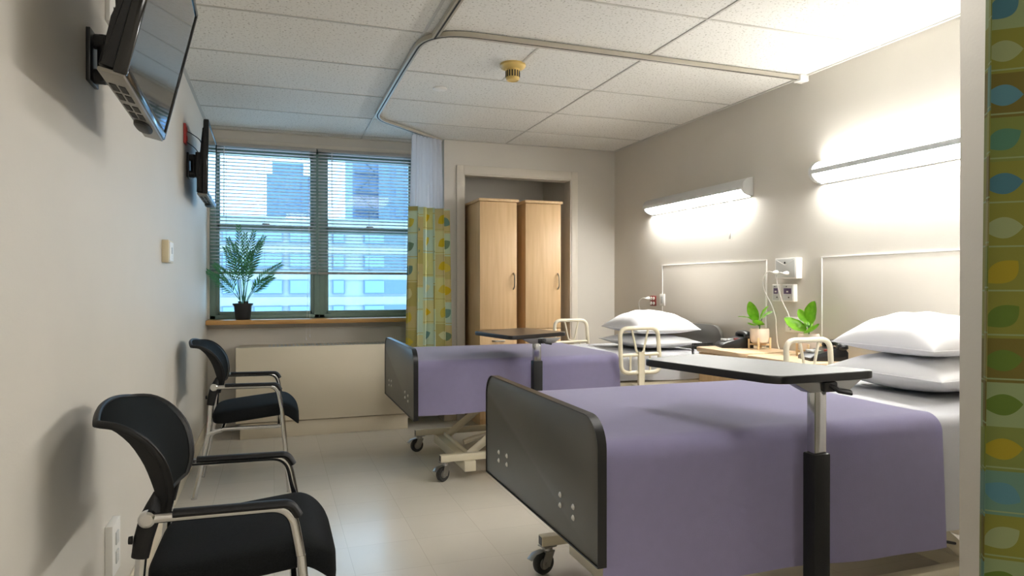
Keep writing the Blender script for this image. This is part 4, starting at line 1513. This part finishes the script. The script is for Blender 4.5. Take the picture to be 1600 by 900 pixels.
tube(bm, cs, .0024, 5)
o = link('handset_cord', bm, M['black'], None, 60, (2.8, 3.655, .757)); o.location = (2.8, 3.655, .757)
tag(o, 'coiled black telephone cord hanging over the edge of the far nightstand', 'cord')

# ------------------------------------------------------------ plants
def leaf_bm(base, tip, width, up=(0, 0, 1), curl=.25, tilt=0.0, n=14, mwid=7):
    base, tip = Vector(base), Vector(tip)
    d = tip - base; L = d.length; d.normalize()
    up = Vector(up)
    s = d.cross(up)
    if s.length < .05: s = Vector((0, 1, 0))
    s.normalize()
    s = Matrix.Rotation(tilt, 3, d) @ s
    nrm = s.cross(d).normalized()
    t = bmesh.new(); rows = []
    for i in range(n + 1):
        f = i / n
        w_ = width * .62 * (math.sin(PI * min(1, f ** .95)) ** .62) * (1.0 - .1 * f) + .0008
        c = base + d * L * f + nrm * (curl * L * math.sin(PI * f) * .45)
        rows.append([t.verts.new(c + s * w_ * (q / 3) + nrm * (.22 * w_ * (q / 3) ** 2 - .03 * w_ * math.cos(f * 18))) for q in (-3, -2, -1, 0, 1, 2, 3)])
    for a, b_ in zip(rows, rows[1:]):
        for k in range(6):
            t.faces.new((a[k], a[k + 1], b_[k + 1], b_[k]))
    bmesh.ops.solidify(t, geom=list(t.faces), thickness=.0012)
    bm = bmesh.new(); merge(bm, t)
    return bm

def potted(loc, leaves, label):
    r = thing('potted_plant', label, 'plant', loc)
    bm = bmesh.new()
    lathe(bm, [(0, .035), (.040, .036), (.052, .044), (.058, .07), (.058, .118), (.054, .128), (.050, .128), (.050, .115), (0, .113)], 32)
    pot = link('pot', bm, M['pot'], r)
    link('soil', B(lathe, [(0, .1185), (.0495, .1185), (.0495, .114), (0, .114)], 24), M['soil'], pot)
    bm = bmesh.new()
    for k in range(4):
        a = PI / 4 + k * PI / 2
        box(bm, (.0565, -.006, 0), (.0685, .006, .072), .002, mtx=Matrix.Rotation(a, 4, 'Z'))
    for k in range(2):
        box(bm, (-.062, -.006, .022), (.062, .006, .034), .001, mtx=Matrix.Rotation(PI / 4 + k * PI / 2, 4, 'Z'))
    link('wooden_stand', bm, M['standwood'], r)
    bm = bmesh.new()
    tube(bm, [(0, 0, .115), (.002, .0, .145), (0, 0, .175)], .004, 8)
    for (b_, tp_, w_, up, cu, ti) in leaves:
        tube(bm, [(0, 0, .14), ((b_[0]) * .6, b_[1] * .6, .14 + (b_[2] - .14) * .5), b_], .0024, 7)
    link('stem', bm, M['stem'], r)
    for (b_, tp_, w_, up, cu, ti) in leaves:
        link('leaf', leaf_bm(b_, tp_, w_, up, cu, ti), M['green'], r, 60)
# y grows away from the viewer (to the left in the picture)
potted((2.872, 3.498, .757), [
    ((.0, .012, .175), (-.02, .075, .295), .062, (-1, 0, .2), .1, .2),
    ((-.01, .01, .155), (-.06, .135, .195), .05, (0, 0, 1), .25, .1),
    ((-.01, -.005, .15), (-.07, -.075, .185), .06, (0, 0, 1), -.25, -.2),
    ((.0, -.005, .18), (.02, -.06, .27), .045, (-1, 0, .3), .1, -.4),
    ((-.01, .0, .15), (-.085, .01, .165), .055, (0, 0, 1), -.3, 0),
    ((.01, -.01, .19), (.03, -.085, .235), .035, (-1, 0, .6), .1, -.3),
], 'small green plant in cream pot on wooden stand, left nightstand')
potted((2.865, 3.075, .752), [
    ((.0, -.012, .185), (-.01, -.055, .315), .075, (-1, -.2, .2), .1, -.1),
    ((.0, .01, .19), (-.01, .07, .265), .040, (-1, .1, .6), .2, .2),
    ((-.01, .01, .14), (-.07, .115, .215), .085, (-.5, 0, 1), -.15, .1),
    ((-.01, -.008, .135), (-.07, -.120, .185), .080, (-.6, 0, 1), -.15, -.1),
    ((.0, .0, .16), (.04, .06, .24), .05, (0, 0, 1), .1, 0),
], 'small broad-leaved plant in cream pot, in front of the white outlet')

def palm(loc):
    rnd = random.Random(11)
    r = thing('potted_palm', 'potted palm in a black plastic pot on the window sill', 'plant', loc)
    link('pot', B(lathe, [(0, 0), (.052, 0), (.055, .006), (.068, .112), (.076, .112), (.077, .128), (.070, .128), (.068, .112), (.066, .11), (0, .105)], 32), M['black_pot'], r)
    bm = bmesh.new(); superell(bm, (0, 0, .108), (.064, .064, .014), .8, 1, 24, 8)
    for k in range(5):
        a = k * 1.3
        tube(bm, [(.03 * math.cos(a), .03 * math.sin(a), .11), (.034 * math.cos(a), .034 * math.sin(a), .145)], .008, 6)
    link('soil', bm, M['soil'], r)
    # fronds: (direction x,y), height of the tip, reach
    fr = [(-.19, .0, .42, .30), (-.24, -.03, .37, .24), (.27, -.02, .43, .30), (.21, .03, .33, .25), (-.10, .0, .62, .42), (-.03, .02, .72, .46), (.08, -.02, .68, .44),
          (.12, .03, .60, .40), (-.12, -.04, .55, .36), (.02, -.05, .66, .40), (-.06, .05, .58, .38), (.06, .06, .52, .35), (.15, -.02, .64, .42)]
    for (dx, dy, zt_, zm) in fr:
        dy = dy * .6 - .02
        a = Vector((dx * .06 + rnd.uniform(-.015, .015), dy * .1 + rnd.uniform(-.01, .01), .115))
        b_ = Vector((dx * .28, dy * .4, zm))
        c = Vector((dx, dy, zt_))
        n = 22
        pts = [a * (1 - s) ** 2 + b_ * 2 * s * (1 - s) + c * s * s for s in [k / n for k in range(n + 1)]]
        bm = bmesh.new()
        tube(bm, pts, [.0035 - .0028 * k / n for k in range(n + 1)], 6)
        side = Vector((0, 0, 1)).cross(Vector((dx, dy + .001, 0)))
        for k in range(9, n + 1):
            p = pts[k]; d = (pts[min(k + 1, n)] - pts[k - 1]).normalized()
            f = (k - 9) / (n - 9)
            s0 = d.cross(Vector((0, 1, 0)))
            if s0.length < .1: s0 = Vector((1, 0, 0))
            s0.normalize()
            s0 = (s0 + Vector((0, rnd.uniform(-.6, .6), 0))).normalized()
            Lf = .105 * (1 - .55 * f) * (.55 + .45 * min(1, f * 4))
            for sg in (-1, 1):
                dr = (d * (.85 + .6 * f) + s0 * sg * (1 - .35 * f)).normalized()
                q = p + dr * Lf - Vector((0, 0, Lf * .12))
                mid = p + dr * Lf * .45
                wv = dr.cross(Vector((0, 1, 0.25))).normalized() * .0062
                th = Vector((0, .0006, 0))
                t = bmesh.new()
                vv = [t.verts.new(x) for x in (p, mid + wv, q, mid - wv, mid + th * 2)]
                t.faces.new((vv[0], vv[1], vv[4])); t.faces.new((vv[1], vv[2], vv[4])); t.faces.new((vv[2], vv[3], vv[4])); t.faces.new((vv[3], vv[0], vv[4])); t.faces.new((vv[0], vv[3], vv[2], vv[1]))
                merge(bm, t)
        link('frond', bm, M['palm'], r, 30)
palm((-.232, 5.775, WZ0))
